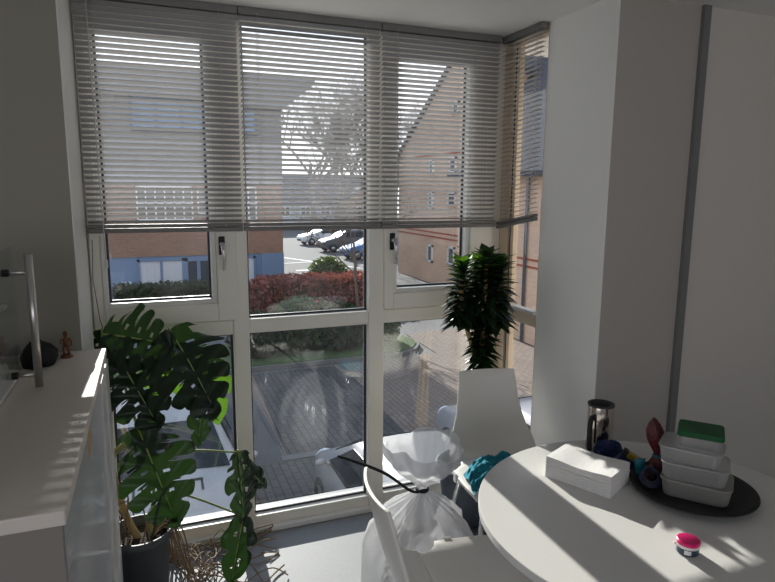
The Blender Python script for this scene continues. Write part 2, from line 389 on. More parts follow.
M_curt = mat('white_curtain', (0.62, 0.63, 0.66), 0.9, var=0.2, scale=3, stretch=(14, 1, 0.2))
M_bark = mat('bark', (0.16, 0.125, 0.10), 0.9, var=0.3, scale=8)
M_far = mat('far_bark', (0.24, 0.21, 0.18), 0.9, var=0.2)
M_line = mat('road_paint', (0.85, 0.85, 0.83), 0.7)

def flat(name, poly, z0, z1, mt, label=None):
    b = MB(); b.prism(poly, lambda a, c, d: V((a, c, d)), z0, z1); return S(b.build(name, mt), label)
flat('ground', [(-40, -12), (60, -12), (60, 110), (-40, 110)], G-0.3, G-0.02, M_asph)
flat('tarmac_bay', [(-6, 3.2), (1.95, 3.2), (1.95, 14.7), (-6, 14.7)], G-0.02, G-0.004, mat('shaded_tarmac', (0.075, 0.077, 0.08), 0.9, var=0.15, scale=3, bump=0.2, bscale=60))  # asphalt darkened by colour for the shade of the office block
flat('tan_paving', [(2.0, 3.0), (12.6, 3.0), (12.6, 18.0), (7.5, 17.4), (7.4, 15.0), (2.0, 14.7)], G-0.02, G, M_tan)
flat('shaded_paving', [(2.02, 9.75), (4.3, 9.75), (4.55, 14.7), (2.22, 14.7)], G-0.01, G+0.012, M_dpav)  # shadowed stretch of the lane, laid in the darker pavers
flat('bay_paving', [(0.9, 3.4), (5.6, 3.4), (5.6, 9.55), (0.9, 9.55)], G-0.01, G+0.008, M_dpav)
flat('kerb_line', [(1.9, 9.56), (4.4, 9.56), (4.4, 9.74), (1.9, 9.74)], G-0.01, G+0.03, M_kerb)
def island(e, z0, z1, mt, name):
    pts = [(-9+e, 14.95+e), (5.9, 14.95+e)]
    for k in range(9):
        a = -pi/2 + pi*k/8; pts.append((6.0+(1.35-e)*cos(a), 16.3+(1.35-e)*sin(a)))
    pts += [(-9+e, 17.65-e)]
    return flat(name, pts, z0, z1, mt)
island(0, G-0.01, G+0.10, M_kerb, 'island_kerb'); island(0.11, G+0.08, G+0.125, M_grass, 'island_lawn')
flat('hedge_bed', [(-9, 20.6), (9.5, 20.6), (9.5, 24.2), (-9, 24.2)], G-0.01, G+0.08, mat('bed_soil', (0.10, 0.075, 0.055), 1.0))
lb = MB()
for (x, y, l, wd, a) in ((8.4, 34, 1.3, 0.35, 0.05), (10.0, 35.6, 1.3, 0.35, 0.05)):
    Mx = Matrix.Translation((x, y, 0)) @ Matrix.Rotation(a, 4, 'Z'); lb.box((-l/2, -wd/2, G-0.02), (l/2, wd/2, G-0.008), Mx)
for (x0, y0, x1, y1) in ((6.8, 37.5, 16.5, 39.0), (6.2, 30.0, 7.6, 26.0), (7.2, 44, 12.0, 33)):
    d = V((x1-x0, y1-y0, 0)); n_ = V((-d.y, d.x, 0)).normalized()*0.09
    lb.add([V((x0,y0,G-0.010))+n_, V((x0,y0,G-0.010))-n_, V((x1,y1,G-0.010))-n_, V((x1,y1,G-0.010))+n_], [(0,1,2,3)])
S(lb.build('road_marking', M_line))

# leafy hedges and bushes: a core with a coat of small leaf faces
def bush(name, c, rx, ry, h, mt, label, cat, n=900, seed=1, ls=0.09, boxy=False, group=None, mt2=None):
    rnd = random.Random(seed); c = V(c)
    root = thing(name, c, label, cat, group)
    core = MB(); lv = MB()
    if boxy:
        core.box((c.x-rx*0.93, c.y-ry*0.9, c.z), (c.x+rx*0.93, c.y+ry*0.9, c.z+h*0.86))
    else:
        core.lathe([(0.55, 0.0), (0.85, 0.25), (0.9, 0.5), (0.66, 0.8), (0.05, 0.92)], c, 14, fn=lambda r_, z, a, j: (r_, z))
        for i, p in enumerate(core.v): core.v[i] = V((c.x+(p.x-c.x)*rx, c.y+(p.y-c.y)*ry, c.z+(p.z-c.z)*h))
    for i in range(n):
        if boxy:
            s_ = rnd.random()
            if s_ < 0.45: p = V((rnd.uniform(-rx, rx), -ry*rnd.uniform(0.85, 1.1), rnd.uniform(0.02, h)))
            elif s_ < 0.9: p = V((rnd.uniform(-rx, rx), rnd.uniform(-ry, ry), h*rnd.uniform(0.82, 1.06)))
            else: p = V((rx*rnd.choice((-1, 1))*rnd.uniform(0.9, 1.05), rnd.uniform(-ry, ry), rnd.uniform(0, h)))
        else:
            a = rnd.uniform(0, 2*pi); e = math.asin(rnd.uniform(-0.6, 1)); k = rnd.uniform(0.82, 1.08)
            p = V((rx*cos(a)*cos(e)*k, ry*sin(a)*cos(e)*k, h*0.45+h*0.55*sin(e)*k))
        q = V((rnd.uniform(-1, 1), rnd.uniform(-1, 1), rnd.uniform(-0.4, 1))).normalized()
        t1 = q.orthogonal().normalized(); t1.rotate(Matrix.Rotation(rnd.uniform(0, 6.28), 3, q)); t2 = q.cross(t1)
        s2 = ls*rnd.uniform(0.6, 1.3); p = c + p
        if p.z < c.z+0.02: p.z = c.z+0.02
        lv.add([p-t1*s2, p+t2*s2*0.45, p+t1*s2, p-t2*s2*0.45], [(0,1,2,3)])
    core.build('branches', MATS.get('hedge_core') or mat('hedge_core', (0.035, 0.035, 0.02), 1.0), root)
    lv.build('foliage', mt, root)
    return root
L_red = leafmat('photinia_leaf', (0.30, 0.115, 0.085), (0.36, 0.09, 0.05), 0.4, 0.25, 0.6, 3)
L_gr = leafmat('bush_leaf', (0.07, 0.11, 0.035), (0.16, 0.24, 0.04), 0.5, 0.25, 0.5, 4)
L_dk = leafmat('dark_bush_leaf', (0.035, 0.05, 0.025), (0.06, 0.10, 0.02), 0.5, 0.2, 0.5, 4)
L_pale = leafmat('pale_bush_leaf', (0.24, 0.29, 0.17), (0.2, 0.25, 0.08), 0.5, 0.25, 0.4, 4)
bush('hedge', (6.3, 22.9, G+0.05), 2.5, 0.75, 1.15, L_red, 'red-leaved clipped hedge in the sun beside the car park', 'hedge', 4200, 3, 0.10, True)
bush('hedge', (2.9, 22.9, G+0.05), 0.9, 0.7, 1.0, L_red, 'darker red hedge by the corner of the blue panelled building', 'hedge', 1500, 4, 0.10, True)
bush('hedge', (0.35, 23.2, G+0.05), 1.6, 0.6, 1.05, L_dk, 'low dark hedge under the curtained windows', 'hedge', 2200, 5, 0.09, True)
bush('bush', (6.95, 24.6, G), 0.85, 0.8, 1.75, L_gr, 'round green bush rising behind the red hedge', 'bush', 1300, 6, 0.10)
bush('bush', (5.2, 21.6, G+0.05), 0.8, 0.5, 0.6, L_pale, 'pale grey-green low bush in front of the red hedge', 'bush', 800, 7, 0.09)
for i, (x, y, rx, h, mt_, lab) in enumerate([
    (2.55, 16.0, 0.75, 1.15, L_dk, 'dark bush on the lawn, nearest to the first white mullion'),
    (3.7, 16.2, 0.85, 1.4, L_gr, 'green bush on the lawn at the middle of the lower pane'),
    (4.85, 16.0, 0.75, 1.3, L_dk, 'dark green bush on the lawn beside the bright mullion'),
    (6.15, 16.4, 0.65, 1.0, L_gr, 'bush at the rounded end of the kerbed island')]):
    bush('bush', (x, y, G+0.12), rx, rx*0.8, h, mt_, lab, 'bush', 900, 20+i, 0.10)

# bare winter trees
def bare_tree(loc, h, seed, mt, label, r0=0.12, levels=4, spread=0.55, group=None, nb=3, first=0.35, taper=0.55):
    rnd = random.Random(seed)
    mb = MB()
    def grow(p, d, L, r_, lev):
        pts = [p]; rr = [r_]; n_ = 4
        for i in range(n_):
            d = (d + V((rnd.uniform(-1, 1), rnd.uniform(-1, 1), rnd.uniform(-0.3, 0.8)))*0.16).normalized()
            pts.append(pts[-1] + d*L/n_); rr.append(r_*(1-0.5*(i+1)/n_))
        mb.tube(pts, rr, 6 if lev < 2 else 4, cap=False)
        if lev >= levels: return
        for i in range(nb + (1 if lev else 2)):
            k = rnd.uniform(first, 1.0); j = min(int(k*n_), n_-1); q = pts[j].lerp(pts[j+1], k*n_-j)
            ax = V((rnd.uniform(-1, 1), rnd.uniform(-1, 1), rnd.uniform(-0.2, 0.4))).normalized()
            nd = (d*0.75 + ax*spread*1.4 + V((0, 0, 0.25))).normalized()
            grow(q, nd, L*rnd.uniform(0.55, 0.75), max(rr[j]*taper, 0.012), lev+1)
    grow(V(loc), V((0, 0, 1)), h*0.5, r0, 0)
    o = mb.build('bare_tree', mt); return tag(o, label, 'tree', group)
_tp = at(358, 318, y=20.2)
bare_tree((_tp.x, 20.2, G), 5.4, 17, M_bark, 'bare young tree with a forked trunk in front of the red hedge', 0.075, 4, 0.8, nb=3, first=0.35)
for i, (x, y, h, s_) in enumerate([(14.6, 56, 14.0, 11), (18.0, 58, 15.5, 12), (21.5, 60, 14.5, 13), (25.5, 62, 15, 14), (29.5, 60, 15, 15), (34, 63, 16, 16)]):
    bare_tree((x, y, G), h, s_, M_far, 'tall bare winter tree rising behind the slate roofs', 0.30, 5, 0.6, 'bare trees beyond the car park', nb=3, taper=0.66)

# ------------------------------------------------------------------ outdoors: buildings
YA = 27.0
A = thing('office_building', (0, YA, G), 'grey clad office block with a brick band and blue ground floor panels', 'building')
b = MB(); b.box((-12, YA, G), (5.56, YA+14, -1.15)); b.build('ground_floor_panel', M_blue, A)
b = MB(); b.box((-12, YA-0.05, -1.15), (5.58, YA+14, 1.85)); b.build('brick_band', M_brickA, A)
b = MB(); b.box((-12, YA, 1.85), (5.62, YA+14, 6.0)); b.build('upper_wall', M_clad, A)
b = MB(); b.prism([(-12.6, 5.98), (5.6, 5.0), (7.0, 6.12), (7.0, 6.32), (-12.6, 6.32)], lambda a, c, d: V((a, d, c)), YA-0.5, YA+14.5)
b.build('overhanging_roof', M_clad, A)
def bwin(parent, x0, x1, z0, z1, y, nx, nz, glass, wf=M_wframe, fw=0.06, face='y'):
    q = MB(); sgn = 1
    fr = MB()
    def bx(mb, a0, a1, c0, c1, d0, d1):
        if face == 'y': mb.box((a0, y-d1, c0), (a1, y-d0, c1))
        else: mb.box((y-d1, a0, c0), (y-d0, a1, c1))
    bx(fr, x0, x0+fw, z0, z1, -0.02, 0.08); bx(fr, x1-fw, x1, z0, z1, -0.02, 0.08); bx(fr, x0, x1, z0, z0+fw, -0.02, 0.08); bx(fr, x0, x1, z1-fw, z1, -0.02, 0.08)
    for i in range(1, nx): xx = x0+(x1-x0)*i/nx; bx(fr, xx-fw/2, xx+fw/2, z0, z1, -0.02, 0.07)
    for i in range(1, nz): zz = z0+(z1-z0)*i/nz; bx(fr, x0, x1, zz-fw/2, zz+fw/2, -0.02, 0.07)
    fo = fr.build('window', wf, parent)
    bx(q, x0+fw*0.5, x1-fw*0.5, z0+fw*0.5, z1-fw*0.5, -0.02, 0.03); q.build('pane', glass, fo)
    return fo
bwin(A, -0.45, 2.5, 3.95, 5.25, YA, 3, 1, M_wblue, M_blue, 0.07); bwin(A, 3.9, 4.55, 3.95, 5.0, YA, 1, 1, M_wblue, M_blue, 0.07); bwin(A, -5.5, -2.5, 3.95, 5.25, YA, 3, 1, M_wblue, M_blue, 0.07)
bwin(A, -0.4, 1.8, 0.35, 1.75, YA-0.05, 6, 2, M_wdark); bwin(A, 1.98, 2.4, 0.6, 1.65, YA-0.05, 1, 2, M_wdark); bwin(A, 3.75, 4.45, 0.3, 1.75, YA-0.05, 2, 2, M_wdark)
bwin(A, -4.6, -2.4, 0.35, 1.75, YA-0.05, 6, 2, M_wdark)
gw = bwin(A, -0.5, 1.35, -2.75, -1.25, YA, 2, 1, M_curt, M_blue, 0.10)
bwin(A, 1.35, 2.5, -2.75, -1.25, YA, 2, 1, M_wdark, M_blue, 0.14); bwin(A, 3.55, 4.35, -2.75, -1.25, YA, 1, 1, M_curt, M_blue, 0.10)
b = MB(); b.box((-1.15, YA-0.25, G), (-0.75, YA-0.02, -2.15)); b.build('meter_box', mat('pale_box', (0.55, 0.66, 0.68), 0.6), A)
b = MB(); b.box((4.6, YA-0.06, G), (5.6, YA+0.3, -1.15)); b.build('corner_pilaster', M_blue, A)

B = thing('terrace_building', (20, 70, G), 'distant house with a long slate roof and tan gable beyond the parked cars', 'building')
b = MB(); b.box((13, 70, G), (21.2, 78, 0.3)); b.build('wall', mat('pale_blue_render', (0.40, 0.45, 0.52), 0.8), B)
b = MB(); b.prism([(69.4, 0.2), (74, 3.4), (78.6, 0.2)], lambda a, c, d: V((d, a, c)), 12.5, 27); b.build('roof', M_slate, B)
b = MB(); b.prism([(21.0, G), (26.5, G), (26.5, 0.1), (23.7, 1.9), (21.0, 0.1)], lambda a, c, d: V((a, d, c)), 68.6, 74); b.build('gable_wall', M_brickT, B)
b = MB()
for s_ in (-1, 1):
    x1 = 23.75+s_*3.1
    b.add([V((23.75, 68.3, 2.15)), V((x1, 68.3, 0.05)), V((x1, 74, 0.05)), V((23.75, 74, 2.15)), V((23.75, 68.3, 1.95)), V((x1, 68.3, -0.15)), V((x1, 74, -0.15)), V((23.75, 74, 1.95))],
          [(0,1,2,3),(4,5,6,7),(0,1,5,4),(1,2,6,5),(2,3,7,6),(3,0,4,7)])
b.build('gable_roof', M_slate, B)
for x in (14.2, 16.6, 19.0): bwin(B, x, x+1.2, -1.4, -0.2, 70, 2, 1, M_wdark, fw=0.1)
bwin(B, 23.0, 24.4, -1.5, -0.2, 68.6, 2, 2, M_wdark, fw=0.1)

C_ = thing('brick_house', (13, 25, G), 'pinkish brick house whose steep gable end faces the lane', 'building')
b = MB(); b.prism([(31.4, G), (31.4, 3.45), (23.5, 8.25), (19.8, 6.0), (19.8, G)], lambda a, c, d: V((d, a, c)), 13.0, 24.0); b.build('gable_wall', M_brickC, C_)
b = MB()
for y0, z0, y1, z1 in ((31.75, 3.25, 23.5, 8.27), (19.4, 5.78, 23.5, 8.27)):
    b.prism([(y0, z0), (y1, z1), (y1, z1+0.22), (y0, z0+0.22)], lambda a, c, d: V((d, a, c)), 12.88, 24.2)
b.build('roof', M_slate, C_)
for z in (-0.62, 0.05-0.45, 3.3): 
    b = MB(); b.box((12.97, 19.8, z), (13.0, 31.38, z+0.075)); b.build('red_brick_band', M_redb, C_)
for (y0, y1, z0, z1) in ((26.9, 27.5, -1.85, -1.0), (24.6, 25.25, -1.75, -0.9), (24.6, 25.4, 0.95, 1.6), (26.95, 27.5, 2.45, 3.15), (24.65, 25.3, 2.45, 3.15), (24.5, 25.1, 5.0, 5.55), (26.95, 27.5, 0.75, 1.6)):
    bwin(C_, y0, y1, z0, z1, 13.0, 1, 1, M_wdark, fw=0.09, face='x')
b = MB(); b.tube([(12.92, 22.9, G), (12.92, 22.9, 3.4)], 0.05, 8); b.build('downpipe', M_wdark, C_)

D_ = thing('slate_roofed_wing', (10.5, 16, G), 'brick wing with a dark slate roof seen through the side window', 'building')
b = MB(); b.box((10.5, 8, G), (12.9, 19.7, 2.2)); b.box((12.9, 8, G), (17.5, 19.7, 2.2)); b.build('wall', M_brickC, D_)
b = MB(); b.prism([(10.2, 2.12), (14.0, 6.6), (17.8, 2.12)], lambda a, c, d: V((a, d, c)), 7.6, 19.75); b.build('roof', M_slate, D_)
for z in (-0.62, -0.40):
    b = MB(); b.box((10.47, 8, z), (10.5, 19.7, z+0.06)); b.build('red_brick_band', M_redb, D_)
b = MB(); b.tube([(10.42, 15.3, G), (10.42, 15.3, 2.1)], 0.05, 8); b.build('downpipe', M_wdark, D_)
b = MB()
b.box((10.0, 7.6, 2.06), (10.18, 19.7, 2.2)); b.build('gutter', M_wdark, D_)

# ------------------------------------------------------------------ outdoors: cars
def blob(mb, c, rx, ry, rz, n=24, m_=12, seed=0, amp=0.12, flat_bottom=True, fr=3.0, pw=1.0):
    P = []
    for i in range(m_+1):
        e = -pi/2 + pi*i/m_; row = []
        for k in range(n+1):
            a = 2*pi*k/n
            q = V((cos(a)*cos(e), sin(a)*cos(e), sin(e)))
            d = 1+amp*mnoise.noise(q*fr+V((seed*7.1, seed*3.3, 0)))
            z = q.z*rz*d
            if flat_bottom: z = max(z, -rz*0.55)
            row.append(V((c[0]+q.x*rx*d, c[1]+q.y*ry*d, c[2]+z+(rz*0.55 if flat_bottom else 0))))
        P.append(row)
    return mb.grid(P)
M_carglass = mat('car_glass', (0.015, 0.018, 0.022), 0.08, spec=0.35)
M_tyre = mat('tyre', (0.02, 0.02, 0.022), 0.8)
M_hub = mat('alloy', (0.45, 0.45, 0.46), 0.35, metal=0.8)
M_lamp = mat('head_lamp', (0.80, 0.82, 0.85), 0.15, spec=0.9)
def car(loc, rz, paint, label, grooves=False, group=None, Lc=3.9, Hc=1.47, ws=0.0):
    root = thing('car', loc, label, 'car', group, rz)
    Wd = 0.86
    # local: +y is the nose, stations (y, half-width low, half-width belt, half-width top, z belt, z top)
    k = Lc/3.9; hh = Hc/1.47
    st = [(1.95, 0.62, 0.60, 0.58, 0.58, 0.60), (1.90, 0.76, 0.74, 0.66, 0.68, 0.72), (1.65, 0.84, 0.82, 0.72, 0.78, 0.84), (1.05+ws*0.8, 0.86, 0.85, 0.74, 0.88, 0.97),
          (0.85+ws, 0.86, 0.85, 0.72, 0.91, 1.01), (0.15+ws, 0.86, 0.85, 0.57, 0.93, 1.40), (-0.15, 0.86, 0.85, 0.56, 0.94, 1.46), (-0.75, 0.86, 0.85, 0.56, 0.95, 1.47), (-1.30, 0.86, 0.84, 0.54, 0.96, 1.42),
          (-1.75, 0.84, 0.82, 0.60, 0.96, 1.06), (-1.90, 0.80, 0.78, 0.60, 0.86, 0.92), (-1.95, 0.70, 0.68, 0.58, 0.60, 0.62)]
    P = []
    for (y, wl, wb, wt, zb, zt) in st:
        y *= k; zb *= hh; zt *= hh
        lo = 0.26 if abs(y) < 1.88*k else 0.34
        half = [(wl*0.93, lo), (wl, lo+0.14), (wb, (lo+zb)/2+0.05), (wb*0.985, zb), (wt+0.02, zt-0.025*(1 if zt-zb > 0.1 else 0.3)), (wt*0.9, zt), (wt*0.45, zt+0.02), (0, zt+0.025)]
        ring = [V((-x, y, z)) for x, z in half] + [V((x, y, z)) for x, z in half[-2::-1]]
        P.append(ring)
    mb = MB(); mb.grid(P)
    n_ = len(P[0])
    mb.add(P[0], [tuple(range(n_))]); mb.add(P[-1], [tuple(range(n_))])
    body = mb.build('body', paint, root, smooth=True, local=True)
    def glassq(name, pts, push):
        g = MB(); nrm = (V(pts[1])-V(pts[0])).cross(V(pts[2])-V(pts[0])).normalized()
        if nrm.dot(push) < 0: nrm = -nrm
        a_ = [V(p)+nrm*0.012 for p in pts]; c_ = [V(p)-nrm*0.02 for p in pts]; m_ = len(pts)
        g.add(a_+c_, [tuple(range(m_)), tuple(range(m_, 2*m_))] + [(i, (i+1) % m_, m_+(i+1) % m_, m_+i) for i in range(m_)])
        return g.build(name, M_carglass, root, local=True)
    def sc_(p): return (p[0], p[1]*k, p[2]*hh)
    glassq('windscreen', [sc_(p) for p in [(-0.66, 0.80+ws, 1.045), (0.66, 0.80+ws, 1.045), (0.52, 0.20+ws, 1.405), (-0.52, 0.20+ws, 1.405)]], V((0, 1, 1)))
    glassq('rear_window', [sc_(p) for p in [(-0.54, -1.68, 1.115), (0.54, -1.68, 1.115), (0.47, -1.36, 1.375), (-0.47, -1.36, 1.375)]], V((0, -1, 1)))
    for s_ in (-1, 1):
        glassq('side_window', [sc_(p) for p in [(s_*0.815, 0.62+ws, 0.985), (s_*0.815, -0.32, 0.985), (s_*0.625, -0.30, 1.37), (s_*0.63, 0.10+ws, 1.34)]], V((s_, 0, 0.3)))
        glassq('side_window', [sc_(p) for p in [(s_*0.815, -0.40, 0.99), (s_*0.80, -1.35, 1.0), (s_*0.62, -1.20, 1.36), (s_*0.625, -0.38, 1.375)]], V((s_, 0, 0.3)))
        hl = MB(); hl.lathe([(0.001, 0.06), (0.6, 0.05), (1.0, 0.0), (0.9, -0.05), (0.001, -0.06)], (0,0,0), 12)
        hl.v = [V((s_*0.64+q.x*0.15, 1.80*k+q.z*1.4-abs(q.x)*0.03, 0.70*hh+q.y*0.10)) for q in hl.v]; hl.build('headlamp', M_lamp, root, smooth=True, local=True)
        mi = MB(); blob(mi, (s_*0.94, (0.55+ws)*k, 1.02*hh), 0.075, 0.035, 0.048, 14, 8, 0, 0.0, False); mi.box((s_*0.80-0.06, (0.53+ws)*k, 0.98*hh), (s_*0.80+0.08, (0.58+ws)*k, 1.01*hh)); mi.build('wing_mirror', paint, root, smooth=True, local=True)
        for y in (1.25*k, -1.25*k):
            wh = MB(); wh.lathe([(0.20, -0.10), (0.29, -0.10), (0.315, -0.06), (0.315, 0.06), (0.29, 0.10), (0.20, 0.10)], (0,0,0), 20); 
            wh.v = [V((s_*0.765+q.z, y+q.x, 0.315+q.y)) for q in wh.v]; wo_ = wh.build('wheel', M_tyre, root, smooth=True, local=True)
            hb = MB(); hb.lathe([(0.001, 0.105), (0.08, 0.10), (0.205, 0.07), (0.205, -0.07), (0.001, -0.07)], (0,0,0), 16); hb.v = [V((s_*(0.765+q.z), y+q.x, 0.315+q.y)) for q in hb.v]; hb.build('hub_cap', M_hub, wo_, smooth=True, local=True)
    gr = MB(); gr.box((-0.42, 1.925*k, 0.38), (0.42, 1.965*k, 0.52)); gr.build('grille', M_black, root, local=True, bevel=0.01)
    if grooves:
        for x in (-0.34, 0.0, 0.34):
            g = MB()
            g.box((x-0.012, 0.98*k, 1.02), (x+0.012, 1.16*k, 1.022)); g.box((x-0.012, 0.96*k, 1.018), (x+0.11, 0.985*k, 1.034)); g.v = [V((q.x, q.y, q.z-0.01-(q.y-0.95*k)*0.16)) for q in g.v]
            g.build('bonnet_vent', M_black, root, local=True)
    return root
P_silver = mat('silver_paint', (0.33, 0.335, 0.345), 0.4, metal=0.1, var=0.02, coat=0.25)
P_pale = mat('pale_silver_paint', (0.36, 0.365, 0.37), 0.4, metal=0.1, var=0.02, coat=0.25)
P_white = mat('white_paint', (0.72, 0.74, 0.76), 0.5, var=0.02, coat=0.2)
P_grey = mat('graphite_paint', (0.10, 0.11, 0.125), 0.5, metal=0.3, var=0.02, coat=0.2)
P_bluec = mat('blue_paint', (0.06, 0.16, 0.38), 0.5, metal=0.2, var=0.02, coat=0.2)
_lc = car((0.06, 8.1, G+0.008), pi, P_pale, 'pale silver car parked nose-on below the monstera', True)
_lc.scale = (1.10, 1.05, 1.10)
car((2.86, 6.3, G+0.008), 0, P_silver, 'silver grey hatchback parked under the window behind the bin bag', ws=0.35)
car((5.32, 7.3, G), 0, P_silver, 'silver car parked outside, half hidden behind the far chair')
car((13.9, 50.5, G-0.02), pi/2+0.15, P_white, 'white car parked farthest away along the car park', Lc=4.3)
car((14.0, 44.2, G-0.02), pi/2+0.1, P_grey, 'dark grey car parked between the white and the blue one', Lc=4.4, Hc=1.6)
car((14.0, 38.9, G-0.02), pi/2+0.1, P_bluec, 'blue car parked nearest in the car park row', Lc=4.0)
car((19.2, 45.2, G-0.02), pi/2+0.1, P_grey, 'dark car at the end of the car park row by the bright mullion', Lc=4.3)

# ------------------------------------------------------------------ venetian blinds
def blind(name_label, x0, x1, y, ztop, zbot, side=False, tilt=R(-23), wand=False):
    loc = ((x0+x1)/2, y, zbot) if not side else (y, (x0+x1)/2, zbot)
    root = thing('venetian_blind', loc, name_label, 'blind', 'venetian blinds over the window')
    def T(a, d, z, skew=True):                      # a along, d depth toward the room, z
        if side:
            k = (ztop-z)/(ztop-zbot); zz = z + (0.055*(x1-a)/(x1-x0) if skew else 0)*k
            return V((y-d, a, zz))
        return V((a, y-d, z))
    def tb(mb, a0, a1, d0, d1, z0, z1):
        p = [T(a0,d0,z0),T(a1,d0,z0),T(a1,d1,z0),T(a0,d1,z0),T(a0,d0,z1),T(a1,d0,z1),T(a1,d1,z1),T(a0,d1,z1)]
        mb.add(p, [(3,2,1,0),(4,5,6,7),(0,1,5,4),(1,2,6,5),(2,3,7,6),(3,0,4,7)])
    h = MB(); tb(h, x0, x1, -0.014, 0.014, ztop-0.030, ztop); h.build('headrail', M_rail, root, bevel=0.002)
    h = MB(); tb(h, x0, x1, -0.013, 0.013, zbot, zbot+0.018); tb(h, x0, x1, -0.0125, 0.0125, zbot+0.020, zbot+0.034); h.build('bottom_rail', M_rail, root, bevel=0.003)
    n = int((ztop-0.038-zbot-0.040)/0.0215)
    s_ = MB()
    for i in range(n+1):
        z = zbot+0.044+i*(ztop-0.040-zbot-0.046)/n
        ring = []
        for th in (0.00025, -0.00025):
            for d in (-0.0125, -0.006, 0.0, 0.006, 0.0125):
                crown = 0.0012*(1-(d/0.0125)**2)
                dd = d*cos(tilt) - crown*sin(tilt)*0; zz = z + crown + th + d*sin(-tilt)
                ring.append((dd, zz))
        A0 = [T(x0+0.003, d, zz) for d, zz in ring]; A1 = [T(x1-0.003, d, zz) for d, zz in ring]
        s_.add(A0+A1, [(k, k+1, 10+k+1, 10+k) for k in (0,1,2,3)] + [(5+k, 5+k+1, 15+k+1, 15+k) for k in (0,1,2,3)] + [(0, 5, 15, 10), (4, 9, 19, 14)])
    s_.build('slats', M_slat, root, smooth=False)
    L_ = x1-x0
    for k in ((0.12, 0.88) if L_ < 0.65 else (0.12, 0.5, 0.88)):
        a = x0+L_*k; c = MB()
        for d in (-0.0135, 0.0135): c.tube([T(a, d, zbot+0.02), T(a, d, ztop-0.02)], 0.0008, 5)
        c.tube([T(a+0.008, 0, zbot+0.02), T(a+0.008, 0, ztop-0.02)], 0.0007, 5)
        c.build('ladder_cord', M_cord, root)
    if wand:
        c = MB(); c.tube([T(x0+0.05, 0.018, ztop-0.03, False), T(x0+0.055, 0.022, ztop-0.6, False), T(x0+0.06, 0.024, zbot-0.10, False)], 0.0022, 6); c.build('pull_cord', M_cord, root)
        c = MB(); c.lathe([(0.002, 0.035), (0.006, 0.03), (0.007, 0.0), (0.003, -0.002)], T(x0+0.06, 0.024, zbot-0.135, False), 10, cap0=True, cap1=True); c.build('cord_tassel', M_white, root, smooth=True)
    return root
BY = 2.655
blind('grey venetian blind over the left opening sash, pull cord at its left', XL+0.008, 0.378, BY, CEIL-0.001, 1.428, wand=True, tilt=R(-28))
blind('grey venetian blind over the middle pane, roofs and bare trees behind it', 0.384, 1.004, BY, CEIL-0.001, 1.428)
blind('grey venetian blind before the right sash, brick gable behind it', 1.010, 1.618, BY, CEIL-0.001, 1.428)
blind('narrow venetian blind over the side window, hanging askew', 2.352, 2.672, XR-0.028, CEIL-0.001, 1.418, side=True, tilt=R(2))
# loose blind cords hanging to the sill at the left jamb
for i, (pts, lab) in enumerate([
    ([at(100, 236, y=2.63), at(101, 262, y=2.63), at(104, 300, y=2.63), at(109, 350, y=2.62), at(112, 362, y=2.62)], 'pale blind cord hanging down beside the left jamb'),
    ([at(92, 240, y=2.64), at(93, 280, y=2.64), at(100, 320, y=2.63), at(110, 350, y=2.625)], 'thin dark cord hanging slack at the far left of the window')]):
    c = MB(); c.tube(pts, 0.0022 if i == 0 else 0.0014, 6)
    tag(c.build('blind_cord', M_cord if i == 0 else M_dark, smooth=True), lab, 'cord')

# ------------------------------------------------------------------ left: cupboard and what stands on it
CT = 1.056
cx1 = -0.158
cb = thing('tambour_cupboard', (-0.40, 1.7, 0), 'grey-white office cupboard with a ribbed sliding shutter front', 'cupboard')
b = MB(); b.box((-0.66, 1.10, CT-0.028), (cx1, 2.262, CT)); b.build('worktop', M_cab, cb, bevel=0.003)
b = MB(); b.box((-0.65, 1.115, 0.03), (cx1-0.008, 1.135, CT-0.028)); b.box((-0.65, 2.235, 0.03), (cx1-0.008, 2.258, CT-0.028)); b.box((-0.65, 1.135, 0.03), (-0.63, 2.235, CT-0.028)); b.box((-0.65, 1.115, 0.03), (cx1-0.008, 2.258, 0.06))
b.build('carcass', mat('cabinet_side_shaded', (0.27, 0.245, 0.22), 0.5, var=0.02), cb, bevel=0.002)  # dimness of the near end put into a darker laminate colour
b = MB(); b.box((cx1-0.014, 1.953, 0.05), (cx1+0.002, 2.06, CT-0.034)); b.box((cx1-0.014, 2.13, 0.05), (cx1+0.004, 2.255, CT-0.034)); b.build('front_stile', M_white, cb, bevel=0.003)
b = MB(); N = 58
for i in range(N):
    y0 = 1.137+i*(0.81/N); b.prism([(y0, cx1-0.016), (y0+0.004, cx1-0.008), (y0+0.010, cx1-0.008), (y0+0.0138, cx1-0.016)], lambda a, c, d: V((c, a, d)), 0.062, CT-0.03)
b.build('ribbed_shutter', mat('shutter_plastic', (0.60, 0.61, 0.62), 0.16, var=0.03, spec=0.8), cb)
b = MB(); b.box((cx1-0.013, 2.062, 0.06), (cx1-0.004, 2.128, CT-0.034)); b.build('front_panel', M_white, cb)
_rc = at(90, 441, x=cx1-0.007); b = MB(); b.prism([(-0.045, 0.02), (-0.005, 0.045), (0.035, 0.03), (0.04, -0.01), (0.012, -0.04), (-0.035, -0.03)], lambda a, c, d: V((d, _rc.y+a, _rc.z+c)), cx1-0.0082, cx1-0.007); b.build('sticker_residue', mat('residue', (0.55, 0.38, 0.20), 0.8, var=0.3, scale=30), cb)
b = MB(); b.box((-0.64, 1.125, 0), (cx1-0.02, 2.25, 0.03)); b.build('plinth', M_dark, cb)

